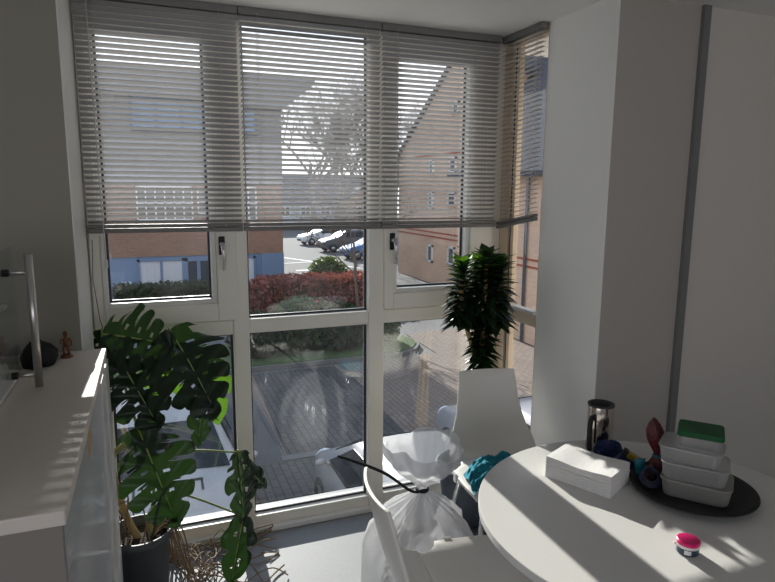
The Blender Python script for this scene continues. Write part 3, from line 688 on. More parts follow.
gx = -0.350
gc = thing('glass_case', (-0.52, 1.62, CT), 'white-backed glass case with a clear door and a steel bar handle', 'cabinet')
b = MB(); b.box((-0.64, 1.16, CT+0.001), (gx-0.02, 1.97, CT+0.045)); b.box((-0.64, 1.16, CT+0.045), (-0.62, 1.97, CT+0.385))
b.build('carcass', M_sill, gc, bevel=0.004)
b = MB(); b.box((-0.62, 1.16, CT+0.372), (gx-0.02, 1.97, CT+0.38)); b.box((-0.62, 1.962, CT+0.045), (gx-0.02, 1.97, CT+0.372)); b.box((-0.62, 1.16, CT+0.045), (gx-0.02, 1.168, CT+0.372))
b.build('glass_side', M_cglass, gc)
b = MB(); b.box((-0.618, 1.18, CT+0.215), (gx-0.03, 1.95, CT+0.223)); b.build('shelf', M_sill, gc)
b = MB(); b.box((gx-0.018, 1.165, CT+0.03), (gx-0.010, 1.965, CT+0.385)); gd = b.build('glass_door', M_cglass, gc)
hx = gx+0.050
b = MB(); b.tube([(hx, 1.835, CT+0.010), (hx, 1.835, CT+0.372)], 0.0105, 16); 
for z in (CT+0.045, CT+0.325): b.tube([(gx-0.010, 1.835, z), (hx, 1.835, z)], 0.006, 10)
hb = b.build('bar_handle', M_steel, gd, smooth=True)
for z in (CT+0.045, CT+0.325):
    b = MB(); b.tube([(gx-0.012, 1.835, z), (gx+0.002, 1.835, z)], 0.010, 12); b.build('handle_washer', M_black, gd)
# dark pouch + figurine
b = MB(); c0 = at(46, 358, z=CT)
blob(b, (c0.x-0.01, c0.y-0.06, CT), 0.052, 0.085, 0.042, seed=2, amp=0.25); o = b.build('pouch', mat('black_fabric', (0.006, 0.006, 0.007), 0.8, bump=0.3), smooth=True); tag(o, 'soft black pouch on the cupboard top behind the steel handle', 'pouch')
fp = at(67, 357, z=CT); M_brz = mat('bronze', (0.20, 0.085, 0.045), 0.45, metal=0.5, var=0.3, scale=80)
fg = thing('figurine', fp, 'little bronze-brown standing figurine on a round base', 'figurine')
b = MB(); b.lathe([(0.019, 0), (0.020, 0.003), (0.017, 0.008), (0.0, 0.009)], fp, 20, cap0=True); b.build('base', M_brz, fg, smooth=True)
b = MB(); F = fp
b.tube([F+V((-0.007,0,0.007)), F+V((-0.0075,-0.002,0.022)), F+V((-0.005,0,0.040))], [0.0042, 0.0045, 0.006], 8)
b.tube([F+V((0.007,0,0.007)), F+V((0.0075,-0.002,0.022)), F+V((0.005,0,0.040))], [0.0042, 0.0045, 0.006], 8)
b.tube([F+V((0,0,0.036)), F+V((0,0,0.048)), F+V((0,0,0.060)), F+V((0,0,0.066)), F+V((0,0,0.069))], [0.008, 0.0085, 0.0105, 0.006, 0.004], 10)
b.tube([F+V((-0.010,0,0.063)), F+V((-0.016,-0.002,0.052)), F+V((-0.010,-0.008,0.046))], [0.0035, 0.003, 0.0025], 7)
b.tube([F+V((0.010,0,0.063)), F+V((0.016,-0.002,0.051)), F+V((0.015,-0.004,0.038))], [0.0035, 0.003, 0.0025], 7)
b.lathe([(0.001,-0.008),(0.006,-0.004),(0.007,0.001),(0.005,0.007),(0.001,0.009)], F+V((0,0,0.076)), 12); b.lathe([(0.009,0.0),(0.007,0.003),(0.003,0.007),(0.0,0.008)], F+V((0,0,0.080)), 12)
b.build('body', M_brz, fg, smooth=True)

# ------------------------------------------------------------------ monstera
random.seed(5)
mp = V((-0.095, 2.45, 0))
mo = thing('monstera', mp, 'big dark green monstera with split leaves in a floor pot by the window', 'plant')
b = MB(); b.lathe([(0.092, 0.0), (0.098, 0.01), (0.112, 0.22), (0.122, 0.225), (0.124, 0.255), (0.114, 0.256), (0.108, 0.225), (0.103, 0.20)], mp, 36, cap0=True); b.build('pot', M_pot2, mo, smooth=True)
b = MB(); b.lathe([(0.105, 0.215), (0.06, 0.222), (0.0, 0.225)], mp, 24); b.build('soil', M_soil, mo, smooth=True)
def monstera_leaf(base, tip, width, up, mt, seed, fold=0.25, droop=0.12, nf=6, cut=0.55):
    rnd = random.Random(seed); base = V(base); tip = V(tip)
    ax = tip-base; L = ax.length; ax.normalize(); nrm = V(up); nrm = (nrm-ax*nrm.dot(ax)).normalized(); lat = ax.cross(nrm)
    mb = MB(); NS = nf*14; NT = 12
    def outline(s):                                   # heart outline, broad near the base
        return (max(0.0, 1-s**2.2))**0.75*(0.55+0.75*min(1, s*4.0))*1.0 if s > 0 else 0.55
    for side in (-1, 1):
        ph = rnd.uniform(0, 1); grid = []
        for i in range(NS+1):
            s = i/NS; ph_s = (s*nf+ph) % 1.0
            gap = 1.0
            if 0.10 < s < 0.95:
                c_ = 1-2*abs(ph_s-0.5)                 # 1 in the slit, 0 at a finger's centre
                gap = cut*(0.9+0.2*rnd.random()) if c_ > 0.85 else 1.0-0.20*(c_/0.85)**4
            wv = outline(s)*width*0.5
            row = []
            for j in range(NT+1):
                t = j/NT*gap
                fwd = (0.32*t**1.6 - (0.28*t if s < 0.08 else 0))*width*0.5
                p = base + ax*(s*L*0.92 + fwd*(1-s*0.6)) + lat*side*t*wv
                h = fold*t*wv - 0.42*fold*t*t*wv*2 - droop*L*s*s + 0.02*width*sin(t*9+s*25+seed)
                p = p + nrm*h + V((0, 0, -droop*0.6*L*t*t*s))
                row.append(p)
            grid.append(row)
        nv = NT+1; bse = len(mb.v)
        for r_ in grid: mb.v += r_
        for i in range(NS):
            for j in range(NT):
                s = (i+0.5)/NS; fr = (s*nf+ph) % 1.0
                # the little oval holes beside the midrib
                if 0.15 < s < 0.75 and abs(((s*nf+ph+0.5) % 1.0)-0.5) < 0.08 and 2 <= j <= 3: continue
                q = [bse+i*nv+j, bse+i*nv+j+1, bse+(i+1)*nv+j+1, bse+(i+1)*nv+j]
                if (mb.v[q[1]]-mb.v[q[2]]).length > L/NS*2.2+width*0.05 and j > NT*0.5: continue
                mb.f.append(tuple(q if side > 0 else q[::-1]))
    for k_, p in enumerate(mb.v):
        lim_ = -0.150 if p.y < 2.30 else XL+0.015
        if p.x < lim_: p.x = lim_
        p.y = min(p.y, 2.655)
    o = mb.build('leaf', mt, mo, smooth=True)
    r_ = MB(); r_.tube([base-ax*0.01, base+ax*L*0.3-nrm*droop*L*0.09, base+ax*L*0.6-nrm*droop*L*0.36, base+ax*L*0.85-nrm*droop*L*0.72], [0.004, 0.0032, 0.002, 0.001], 6)
    r_.v = [q+nrm*0.0 for q in r_.v]
    r_.build('midrib', M_stem, o, smooth=True)
    return o
toCam = V((-0.1, -1.0, 0.35))
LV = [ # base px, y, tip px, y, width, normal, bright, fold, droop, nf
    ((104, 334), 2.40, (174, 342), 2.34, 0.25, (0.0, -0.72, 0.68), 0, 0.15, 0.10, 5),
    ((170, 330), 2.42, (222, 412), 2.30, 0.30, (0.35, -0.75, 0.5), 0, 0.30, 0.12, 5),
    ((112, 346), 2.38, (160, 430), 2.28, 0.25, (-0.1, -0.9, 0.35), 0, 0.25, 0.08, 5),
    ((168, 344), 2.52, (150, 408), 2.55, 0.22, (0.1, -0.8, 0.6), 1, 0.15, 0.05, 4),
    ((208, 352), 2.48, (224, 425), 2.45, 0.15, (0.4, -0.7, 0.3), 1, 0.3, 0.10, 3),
    ((138, 428), 2.32, (180, 530), 2.24, 0.26, (0.15, -0.95, 0.15), 0, 0.22, 0.06, 5),
    ((238, 452), 2.40, (246, 526), 2.34, 0.15, (0.5, -0.75, 0.1), 0, 0.55, 0.05, 3),
    ((243, 516), 2.36, (230, 592), 2.30, 0.12, (-0.1, -0.9, 0.1), 0, 0.6, 0.05, 2),
    ((203, 385), 2.38, (199, 450), 2.34, 0.11, (0.3, -0.9, 0.0), 0, 0.6, 0.05, 3),
    ((246, 468), 2.44, (268, 488), 2.40, 0.08, (0.2, -0.6, 0.6), 0, 0.5, 0.05, 2),
    ((102, 330), 2.50, (100, 372), 2.52, 0.10, (0.2, -0.9, 0.2), 0, 0.3, 0.05, 2),
]
bases = []
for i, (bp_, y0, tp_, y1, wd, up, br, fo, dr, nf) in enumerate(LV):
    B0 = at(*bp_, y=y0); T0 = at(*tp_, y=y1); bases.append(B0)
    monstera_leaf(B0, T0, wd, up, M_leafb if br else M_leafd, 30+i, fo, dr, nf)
def smoothpath(pts, n=6):
    out = []; pts = [V(p) for p in pts]
    for i in range(len(pts)-1):
        p0 = pts[max(i-1, 0)]; p1 = pts[i]; p2 = pts[i+1]; p3 = pts[min(i+2, len(pts)-1)]
        for k in range(n):
            t = k/n
            out.append(0.5*((2*p1)+(p2-p0)*t+(2*p0-5*p1+4*p2-p3)*t*t+(3*p1-p0-3*p2+p3)*t**3))
    out.append(pts[-1]); return out
trunk = smoothpath([mp+V((0.0, 0, 0.20)), mp+V((-0.05, 0.0, 0.34)), at(112, 458, y=2.42), at(140, 436, y=2.42), at(160, 405, y=2.44)])
b = MB(); b.tube(trunk, [0.015-0.005*i/len(trunk) for i in range(len(trunk))], 10); b.build('main_stem', M_trunk, mo, smooth=True)
root_of = [at(140, 436, y=2.42), at(160, 405, y=2.44), at(112, 458, y=2.42), at(160, 405, y=2.44), at(160, 405, y=2.44), at(112, 458, y=2.42), mp+V((0.04, -0.02, 0.24)), mp+V((0.04, -0.03, 0.24)), at(180, 376, y=2.44), at(236, 455, y=2.40), at(112, 458, y=2.42)]
mids = [(120, 372), (178, 376), (104, 400), (166, 372), (190, 362), (126, 440), (165, 458), (165, 492), (200, 380), (244, 462), (102, 400)]
for i, (r0, mpx) in enumerate(zip(root_of, mids)):
    midp = at(*mpx, y=(r0.y+bases[i].y)/2+0.01)
    pts = smoothpath([r0, midp, bases[i]]); b = MB(); b.tube(pts, [0.0058-0.002*k/len(pts) for k in range(len(pts))], 8); b.build('petiole', M_stem, mo, smooth=True)
# tangled aerial roots over the pot rim and along the floor
rnd = random.Random(21)
for i in range(22):
    a = rnd.uniform(-0.5, 0.8)
    rr_ = rnd.uniform(0.150, 0.175); a *= 1.5
    pts = [mp+V((0.05*cos(a), 0.05*sin(a), 0.225)), mp+V((0.120*cos(a), 0.120*sin(a), rnd.uniform(0.264, 0.295))), mp+V((rr_*cos(a), rr_*sin(a), rnd.uniform(0.06, 0.20)))]
    q = mp+V((0.20*cos(a), 0.17*sin(a)+rnd.uniform(-0.05, 0.05), 0.010)); q.y = min(q.y, 2.63); hd_ = rnd.uniform(-0.9, 0.9); pts.append(q.copy()); cv = rnd.choice((-1, 1))*rnd.uniform(0.15, 0.55)
    for k in range(rnd.randint(5, 9)):
        hd_ += cv+rnd.uniform(-0.25, 0.25); q = q+V((cos(hd_), sin(hd_), 0))*0.075
        if q.x > 0.45 or q.x < 0.06: hd_ = pi-hd_
        if q.y > 2.62 or q.y < 2.28: hd_ = -hd_
        q.x = min(max(q.x, 0.05), 0.47); q.y = min(max(q.y, 2.27), 2.645)
        pts.append(V((q.x, q.y, 0.006+abs(rnd.gauss(0, 0.030)))))
    b = MB(); b.tube(smoothpath(pts, 5), rnd.uniform(0.0020, 0.0038), 6); b.build('aerial_root', M_root, mo, smooth=True)
for i in range(8):
    p0 = mp+V((rnd.uniform(-0.08, 0.1), rnd.uniform(-0.08, 0.06), 0.225)); p1 = p0+V((rnd.uniform(-0.05, 0.05), rnd.uniform(-0.05, 0.02), rnd.uniform(0.08, 0.2))); p2 = p1+V((rnd.uniform(-0.03, 0.06), 0, rnd.uniform(-0.05, 0.1)))
    b = MB(); b.tube(smoothpath([p0, p1, p2]), 0.003, 6); b.build('aerial_root', M_root, mo, smooth=True)

# ------------------------------------------------------------------ dracaena in the grey planter
dp = V((1.42, 2.47, 0))
dr = thing('dracaena', dp, 'bushy dark dracaena in a grey planter behind the far chair', 'plant')
b = MB(); b.lathe([(0.115, 0.0), (0.125, 0.012), (0.152, 0.20), (0.158, 0.25), (0.172, 0.255), (0.174, 0.285), (0.160, 0.287), (0.154, 0.25), (0.145, 0.22)], dp, 40, cap0=True); b.build('planter', M_pot, dr, smooth=True)
b = MB(); b.lathe([(0.178, 0.0), (0.188, 0.004), (0.194, 0.022), (0.190, 0.023), (0.182, 0.008), (0.0, 0.007)], dp, 36, cap0=True); b.build('saucer', M_pot2, dr, smooth=True)
b = MB(); b.lathe([(0.150, 0.245), (0.08, 0.252), (0.0, 0.256)], dp, 24); b.build('soil', M_soil, dr, smooth=True)
rnd = random.Random(8)
lv = MB(); lb_ = MB(); st = MB()
def strap(mb, p, d, L, wd, droop):
    d = V(d).normalized(); up = V((0, 0, 1)); lat = d.cross(up)
    if lat.length < 1e-3: lat = V((1, 0, 0))
    lat.normalize(); P = []; q = V(p); dd = V(d)
    for i in range(7):
        t = i/6; ww = wd*(0.45+0.55*sin(pi*min(1, t*1.15+0.12)))*(1 if t < 0.6 else 1-((t-0.6)/0.4)**1.6)
        nz = lat.cross(dd).normalized()
        P.append([q-lat*ww+nz*ww*0.35, q, q+lat*ww+nz*ww*0.35]); dd = (dd+V((0, 0, -droop/6))).normalized(); q = q+dd*L/6
    mb.grid(P)
for (ox, oy, z0, z1, nl, Lm) in ((0.02, -0.04, 0.74, 1.06, 140, 0.105), (-0.085, -0.02, 0.99, 1.27, 120, 0.112), (0.105, -0.02, 0.97, 1.28, 120, 0.112), (0.02, -0.05, 1.03, 1.31, 110, 0.110), (0.03, 0.04, 0.95, 1.27, 90, 0.112)):
    st.tube(smoothpath([dp+V((ox*0.25, oy*0.3, 0.24)), dp+V((0.015+ox*0.15, oy*0.5, 0.66)), dp+V((0.015+ox*0.3, oy*0.7, 0.84)), dp+V((ox, oy, max(z0, 0.86)+0.08)), dp+V((ox, oy, z1))]), 0.011, 8)
    for i in range(nl):
        t = (i+0.5)/nl; a = i*2.39996+rnd.uniform(-0.2, 0.2); el = -0.15+0.95*t**1.3+rnd.uniform(-0.15, 0.15)
        L = Lm*(1.05-0.25*t)*rnd.uniform(0.85, 1.1)
        d = V((cos(a)*cos(el), sin(a)*cos(el)*0.9, sin(el)))
        strap(lb_ if (t > 0.72 and rnd.random() < 0.5) else lv, dp+V((ox, oy, z0+(z1-z0)*t)), d, L, 0.0255*rnd.uniform(0.75, 1.15), 0.5)
st.build('cane', M_trunk, dr, smooth=True)
lim = XR-0.055
for q in (lv, lb_):
    q.v = [V((min(p.x, lim-0.01+0.04*math.tanh((p.x-lim)/0.2)) if p.x > lim-0.01 else p.x, min(p.y, 2.62), p.z)) for p in q.v]
lv.build('foliage', M_drac, dr, smooth=True); lb_.build('young_foliage', M_dracb, dr, smooth=True)

# ------------------------------------------------------------------ chairs (local: +y faces forward)
def make_chair(loc, rz, label):
    root = thing('shell_chair', loc, label, 'chair', None, rz)
    prof = [(-0.275, 0.815, 0.130), (-0.262, 0.77, 0.134), (-0.246, 0.70, 0.142), (-0.228, 0.63, 0.154), (-0.208, 0.57, 0.172), (-0.186, 0.53, 0.190), (-0.155, 0.498, 0.196), (-0.11, 0.482, 0.186), (-0.075, 0.478, 0.178)]
    P = []
    for (y, z, hw) in prof:
        row = []
        for j in range(13):
            t = -1+2*j/12; back = max(0, min(1, (z-0.49)/0.1))
            row.append(V((t*hw, y + 0.022*t*t*back, z + 0.010*t*t*(1-back))))
        P.append(row)
    b = MB(); b.grid(P); b.build('backrest', M_chair, root, smooth=True, local=True, solid=0.011, bevel=0.003)
    out = [(-0.075, 0.178), (-0.052, 0.180), (-0.030, 0.190), (-0.012, 0.210), (-0.004, 0.236), (0.05, 0.238), (0.15, 0.232), (0.215, 0.224), (0.235, 0.218)]
    P = []
    for (y, hw) in out:
        zz = 0.478 - 0.004*sin(max(0, (y+0.07))/0.3*pi) - (0.012 if y > 0.23 else (0.003 if y > 0.21 else 0))
        P.append([V((-hw+2*hw*j/12, y, zz)) for j in range(13)])
    b = MB(); b.grid(P); b.build('seat', M_chair, root, smooth=True, local=True, solid=0.016, bevel=0.004)
    for x in (-0.237, 0.237):
        b = MB(); b.box((x-0.004, 0.03, 0.452), (x+0.004, 0.055, 0.488)); b.build('edge_clip', M_white, root, local=True)
    b = MB(); b.tube([(-0.15, -0.10, 0.455), (0.15, -0.10, 0.455), (0.15, 0.16, 0.455), (-0.15, 0.16, 0.455), (-0.15, -0.10, 0.455)], 0.009, 8); b.build('seat_frame', M_chrome, root, local=True)
    for sx_ in (-1, 1):
        for (y0, y1) in ((0.15, 0.195), (-0.09, -0.22)):
            b = MB(); b.tube([(sx_*0.15, y0, 0.457), (sx_*0.170, y0+(y1-y0)*0.35, 0.30), (sx_*0.195, y1, 0.008)], [0.0105, 0.0105, 0.009], 10); lg = b.build('leg', M_chrome, root, smooth=True, local=True)
            f_ = MB(); f_.lathe([(0.0125, 0.0), (0.0125, 0.018), (0.010, 0.02)], (sx_*0.195, y1, 0), 10, cap0=True, cap1=True); f_.build('foot_cap', M_dark, lg, local=True)
    return root
fang = math.atan2(-0.12, 0.99)
make_chair((0.785, 1.395, 0), fang-pi/2, 'white plastic shell chair nearest the camera, pushed under the table')
fdir = math.atan2(-0.99, -0.16)
make_chair((1.335, 2.025, 0), fdir-pi/2, 'white plastic shell chair by the dracaena with teal cloth on its seat')
# teal cloth on the far seat
M_teal = mat('teal_knit', (0.015, 0.25, 0.34), 0.95, var=0.3, scale=30, bump=0.8, bscale=90)
b = MB(); tcx, tcy = 1.235, 1.985
P = []
for i in range(29):
    row = []
    for j in range(37):
        u = -1+2*i/28; v_ = -1+2*j/36
        rr = max(0, 1-(abs(u)**2.6+abs(v_)**2.6)*0.85)
        h = 0.058*rr**0.55*(0.75+0.5*mnoise.noise(V((u*2.2, v_*2.4, 1.3)))) + 0.012*mnoise.noise(V((u*7, v_*7, 3.0)))*min(1, rr*3)
        row.append(V((tcx+v_*0.140+u*0.02, tcy+u*0.080+0.07*v_*abs(v_)*1.0, 0.488+max(0.001, h))))
    P.append(row)
b.grid(P); tag(b.build('knitted_scarf', M_teal, smooth=True), 'crumpled teal knitted cloth on the seat of the far chair', 'cloth')

# ------------------------------------------------------------------ round table and what stands on it
TC = V((1.275, 1.172, 0)); TZ = 0.73
tb_ = thing('round_table', TC, 'round white meeting table with a thin laminate top', 'table')
b = MB(); b.lathe([(0.0, TZ), (0.4945, TZ), (0.496, TZ-0.0015)], TC, 96); b.lathe([(0.496, TZ-0.0015), (0.496, TZ-0.022), (0.4885, TZ-0.024), (0.0, TZ-0.024)], TC, 96)
b.build('tabletop', M_table, tb_, smooth=False)
b = MB(); b.lathe([(0.0, TZ-0.025), (0.12, TZ-0.025), (0.12, TZ-0.035), (0.03, TZ-0.04), (0.03, 0.05)], TC, 32); b.build('column', M_steel, tb_, smooth=False)
b = MB(); b.lathe([(0.03, 0.05), (0.06, 0.03), (0.22, 0.015), (0.225, 0.0), (0.0, 0.0)], TC, 40); b.build('base_plate', M_steel, tb_, smooth=False)

# stack of paper towels
a0, b0_, c0_ = at(545, 476, z=TZ), at(610, 499, z=TZ), at(629, 483, z=TZ)
ux = (b0_-a0).normalized(); uy = V((-ux.y, ux.x, 0)); Lx = (b0_-a0).length; Ly = 0.135; Hn = 0.064
nk = thing('paper_towel_stack', a0+ux*Lx/2+uy*Ly/2, 'block of folded white paper towels stacked on the table', 'paper towels')
rnd = random.Random(3)
def towels(z0, z1, n, bulge):
    b = MB()
    for i in range(n):
        za = z0+(z1-z0)*i/n; zb = z0+(z1-z0)*(i+0.86)/n; e = rnd.uniform(-0.0022, 0.0022)
        P = []
        for k in range(13):
            s = k/12; wob = bulge*sin(s*7+1.0)*0.5*(za-z0)/(z1-z0+1e-6)
            ea = e*cos(k*1.7); 
            o_ = TZ*0
            pa = a0+ux*(s*Lx)+uy*(-0.0+ea); pb = a0+ux*(s*Lx)+uy*(Ly+ea)
            P.append([V((pa.x, pa.y, za+wob)), V((pa.x-uy.x*0.001, pa.y-uy.y*0.001, (za+zb)/2+wob)), V((pa.x, pa.y, zb+wob)), V((pb.x, pb.y, zb+wob)), V((pb.x, pb.y, za+wob))])
        m5 = 5; bs = len(b.v)
        for r_ in P: b.v += r_
        for k in range(12):
            for j in range(5): b.f.append((bs+k*5+j, bs+k*5+(j+1) % 5, bs+(k+1)*5+(j+1) % 5, bs+(k+1)*5+j))
        b.f.append(tuple(bs+j for j in range(5))); b.f.append(tuple(bs+12*5+j for j in range(5)))
    return b
towels(TZ+0.0006, TZ+0.041, 22, 0.002).build('lower_towels', M_paper, nk)
towels(TZ+0.0425, TZ+Hn, 9, 0.006).build('upper_towels', M_paper, nk)

# insulated steel mug
mc = V(((at(586,451,z=TZ).x+at(615,452,z=TZ).x)/2, (at(586,451,z=TZ).y+at(615,452,z=TZ).y)/2, TZ)) + V((0.012, 0.025, 0))
mg = thing('steel_mug', mc, 'tall stainless steel mug with a dark handle', 'mug')
rm = 0.043; hm = 0.160
b = MB(); b.lathe([(0.0, 0.001), (rm-0.003, 0.001), (rm, 0.004), (rm, hm-0.003), (rm-0.001, hm), (rm-0.004, hm)], mc, 48); b.lathe([(rm-0.004, hm), (rm-0.005, 0.02), (0.0, 0.02)], mc, 48); b.build('body', mat('polished_steel', (0.60, 0.55, 0.50), 0.16, metal=1.0, var=0.05, scale=3, stretch=(40, 40, 1)), mg, smooth=True)
b = MB(); b.lathe([(rm+0.0012, hm-0.004), (rm+0.0012, hm+0.002), (rm-0.006, hm+0.002), (rm-0.007, 0.03), (0.0, 0.025)], mc, 48); b.build('dark_lining', M_dark, mg, smooth=True)
hd = V((-0.93, -0.37, 0)).normalized()
b = MB(); b.tube(smoothpath([mc+hd*(rm-0.003)+V((0,0,0.118)), mc+hd*(rm+0.013)+V((0,0,0.125)), mc+hd*(rm+0.024)+V((0,0,0.112)), mc+hd*(rm+0.026)+V((0,0,0.08)), mc+hd*(rm+0.024)+V((0,0,0.040)), mc+hd*(rm+0.020)+V((0,0,0.012))]), 0.0085, 12); b.build('handle', M_black, mg, smooth=True)

# black tray and plastic boxes
tr = V((1.452, 1.226, TZ)); 
ty = thing('serving_tray', tr, 'round black plastic tray on the right of the table', 'tray')
b = MB(); b.lathe([(0.0, 0.001), (0.130, 0.001), (0.158, 0.016), (0.170, 0.018), (0.171, 0.021), (0.160, 0.0215), (0.132, 0.006), (0.0, 0.0055)], tr, 64); b.build('dish', M_black, ty, smooth=True)
b = MB(); b.tube([tr+V((0.1705*cos(k*pi/32), 0.1705*sin(k*pi/32), 0.020)) for k in range(65)], 0.0028, 8, cap=False); b.build('rim', M_black, ty, smooth=True)
M_tub = plasticfilm('frosted_plastic', (0.66, 0.66, 0.65), 0.55, 0.12, 0.08, 6, 0.10)
M_tub2 = plasticfilm('frosted_base_plastic', (0.45, 0.44, 0.41), 0.2, 0.25, 0.05, 6, 0.10)
ang = math.atan2(-0.79, 0.61)
bc = V((1.452, 1.212, 0))
def boxat(mb, c, hx_, hy_, z0, z1, rc, t, a): 
    Mx = Matrix.Translation((c[0], c[1], 0)) @ Matrix.Rotation(a, 4, 'Z'); return mb.rbox((0, 0), hx_, hy_, z0, z1, rc, t, M=Mx)
def rim(mb, c, hx_, hy_, z, rc, a, r_=0.003):
    pts = []
    for q, (sx_, sy_) in enumerate([(1,1),(-1,1),(-1,-1),(1,-1)]):
        for k in range(5):
            an = q*pi/2+k*pi/8; pts.append(V((sx_*(hx_-rc)+rc*cos(an), sy_*(hy_-rc)+rc*sin(an), 0)))
    pts.append(pts[0]); Mx = Matrix.Translation((c[0], c[1], z)) @ Matrix.Rotation(a, 4, 'Z')
    mb.tube([Mx @ p for p in pts], r_, 8, cap=False); return mb
def tubthing(c, hx_, hy_, z0, z1, rc, t, a, label, mt, lidmt=None, lidh=0.012, grp='plastic food boxes on the tray'):
    root = thing('food_box', (c[0], c[1], z0), label, 'food box', grp)
    b = MB(); boxat(b, c, hx_, hy_, z0, z1, rc, t, a); b.build('tub', mt, root, smooth=False)
    b = MB(); rim(b, c, hx_*t, hy_*t, z1-0.003, rc, a); b.build('rim', mt, root, smooth=True)
    if lidmt: 
        b = MB(); boxat(b, c, hx_*t+0.005, hy_*t+0.005, z1-0.002, z1+lidh, rc, 0.97, a); b.build('lid', lidmt, root, bevel=0.002)
    return root
z_ = TZ+0.0065
tubthing(bc, 0.085, 0.064, z_, z_+0.052, 0.022, 1.06, ang, 'grey frosted food box at the bottom of the stack on the tray', M_tub2)
tubthing(bc+V((-0.004, 0.008, 0)), 0.082, 0.064, z_+0.0525, z_+0.102, 0.022, 1.05, ang+0.05, 'wide clear food box in the middle of the stack on the tray', M_tub)
tubthing(bc+V((-0.010, 0.018, 0)), 0.076, 0.058, z_+0.1025, z_+0.145, 0.02, 1.07, ang-0.05, 'clear food box right under the green-lidded one', M_tub)
tubthing(bc+V((0.010, 0.010, 0)), 0.054, 0.046, z_+0.1455, z_+0.178, 0.014, 1.05, ang+0.05, 'small clear food box with a bright green lid, topmost of the stack', M_tub, mat('green_lid', (0.005, 0.075, 0.02), 0.5, var=0.05, spec=0.25), 0.016)

# sweet wrappers and gift bits at the tray's left
def crumple(name, c, rx, ry, rz, mt, label, cat, seed, amp=0.5, fr=4.0, rot=0):
    b = MB(); blob(b, (0, 0, 0), rx, ry, rz, 28, 14, seed, amp, True, fr)
    Mx = Matrix.Translation(c) @ Matrix.Rotation(rot, 4, 'Z'); b.v = [Mx @ p for p in b.v]
    return tag(b.build(name, mt, smooth=False), label, cat)
M_bwrap = mat('blue_foil', (0.010, 0.022, 0.10), 0.3, metal=0.3, var=0.5, scale=60, bump=0.5)
M_ywrap = mat('yellow_foil', (0.36, 0.23, 0.02), 0.35, var=0.2, scale=30)
pb = at(604, 458, z=TZ)
pk = crumple('snack_wrapper', pb+V((0.026, 0.010, 0.001)), 0.046, 0.024, 0.034, M_bwrap, 'crinkled dark blue foil wrapper between the mug and paper towels', 'wrapper', 4, 0.5, 3.5, -0.5)
pc = V((1.392, 1.405, TZ+0.045))
cbx = thing('chocolate_bar', V((pc.x, pc.y, TZ)), 'small yellow and black wrapped bar beside the blue wrapper', 'sweet')
Mx = Matrix.Translation(pc) @ Matrix.Rotation(-0.75, 4, 'Z') @ Matrix.Rotation(0.5, 4, 'Y')
b = MB(); b.box((-0.030, -0.013, -0.009), (0.030, 0.013, 0.009), Mx); b.build('wrapper', M_ywrap, cbx, bevel=0.003)
b = MB(); b.box((-0.031, -0.0138, -0.0098), (-0.016, 0.0138, 0.0098), Mx); b.build('black_band', M_black, cbx, bevel=0.002)
b = MB(); b.box((-0.034, -0.017, -0.052), (0.040, 0.017, -0.0105), Mx); 
b.v = [V((p.x, p.y, max(p.z, TZ+0.0015))) for p in b.v]
M_ribt = mat('teal_ribbon', (0.008, 0.12, 0.17), 0.5, var=0.2)
tag(b.build('blue_sweet', M_bwrap, bevel=0.004), 'dark blue wrapped sweet lying under the yellow and black bar', 'sweet')
rb0 = V((1.365, 1.345, TZ))
b = MB(); P = []
for i in range(10):
    t = i/9; q = rb0+V((0.004*sin(t*6), 0.002*cos(t*5), 0.002+0.066*t)); P.append([q+V((-0.011-0.003*t, 0.007, 0)), q+V((0.011+0.004*t, -0.008, 0.002))])
b.grid(P); tag(b.build('teal_ribbon', M_ribt, smooth=True, solid=0.0012), 'teal ribbon end standing beside the paper towels', 'ribbon')
cl = V((1.358, 1.292, TZ+0.0068))
b = MB()
for k in range(3):
    b.tube([cl+V(((0.030-0.004*k)*cos(a*pi/12), (0.026-0.003*k)*sin(a*pi/12), 0.022+0.006*k+0.014*sin(a*pi/12+0.5))) for a in range(25)], 0.0042, 8, cap=False)
tag(b.build('ribbon_coil', mat('navy_ribbon', (0.010, 0.010, 0.032), 0.5, var=0.5, scale=40), smooth=True), 'coil of dark navy ribbon on the left of the tray', 'ribbon')
crumple('sweet_wrapper', V((1.392, 1.332, TZ+0.0068)), 0.020, 0.018, 0.024, mat('brown_foil', (0.06, 0.032, 0.022), 0.35, var=0.5, scale=70), 'dark brown crumpled wrapper below the maroon sweet bag', 'wrapper', 6, 0.5, 4)
# maroon sweet bag tied with teal
sb0 = V((1.432, 1.345, TZ+0.0068))
sw = thing('sweet_bag', sb0, 'upright maroon cellophane sweet bag tied with teal ribbon', 'sweet bag')
M_mar = mat('maroon_foil', (0.085, 0.014, 0.018), 0.35, var=0.4, scale=60, bump=0.6, bscale=60, spec=0.4)
b = MB(); b.lathe([(0.004, 0.0), (0.024, 0.004), (0.027, 0.02), (0.018, 0.044), (0.007, 0.060), (0.011, 0.075), (0.019, 0.098), (0.024, 0.122), (0.023, 0.145), (0.015, 0.168), (0.006, 0.182), (0.002, 0.186)], sb0, 22, fn=lambda r_, z, a, j: (r_*(1+0.18*sin(a*4+0.5*j)+0.08*sin(a*9+j)), z+0.003*sin(a*3+j)))
b.v = [V((sb0.x+(p.x-sb0.x)-max(0, p.z-sb0.z-0.06)*0.20, sb0.y+(p.y-sb0.y), p.z)) for p in b.v]; b.build('cellophane', M_mar, sw, smooth=True)
b = MB(); b.tube([sb0+V((0.009*cos(a*pi/8), 0.010*sin(a*pi/8), 0.060)) for a in range(17)], 0.005, 8, cap=False); b.tube(smoothpath([sb0+V((0.005, -0.008, 0.05)), sb0+V((0.022, -0.014, 0.045)), sb0+V((0.026, -0.016, 0.03))]), 0.0035, 6); b.build('tie', M_ribt, sw, smooth=True)

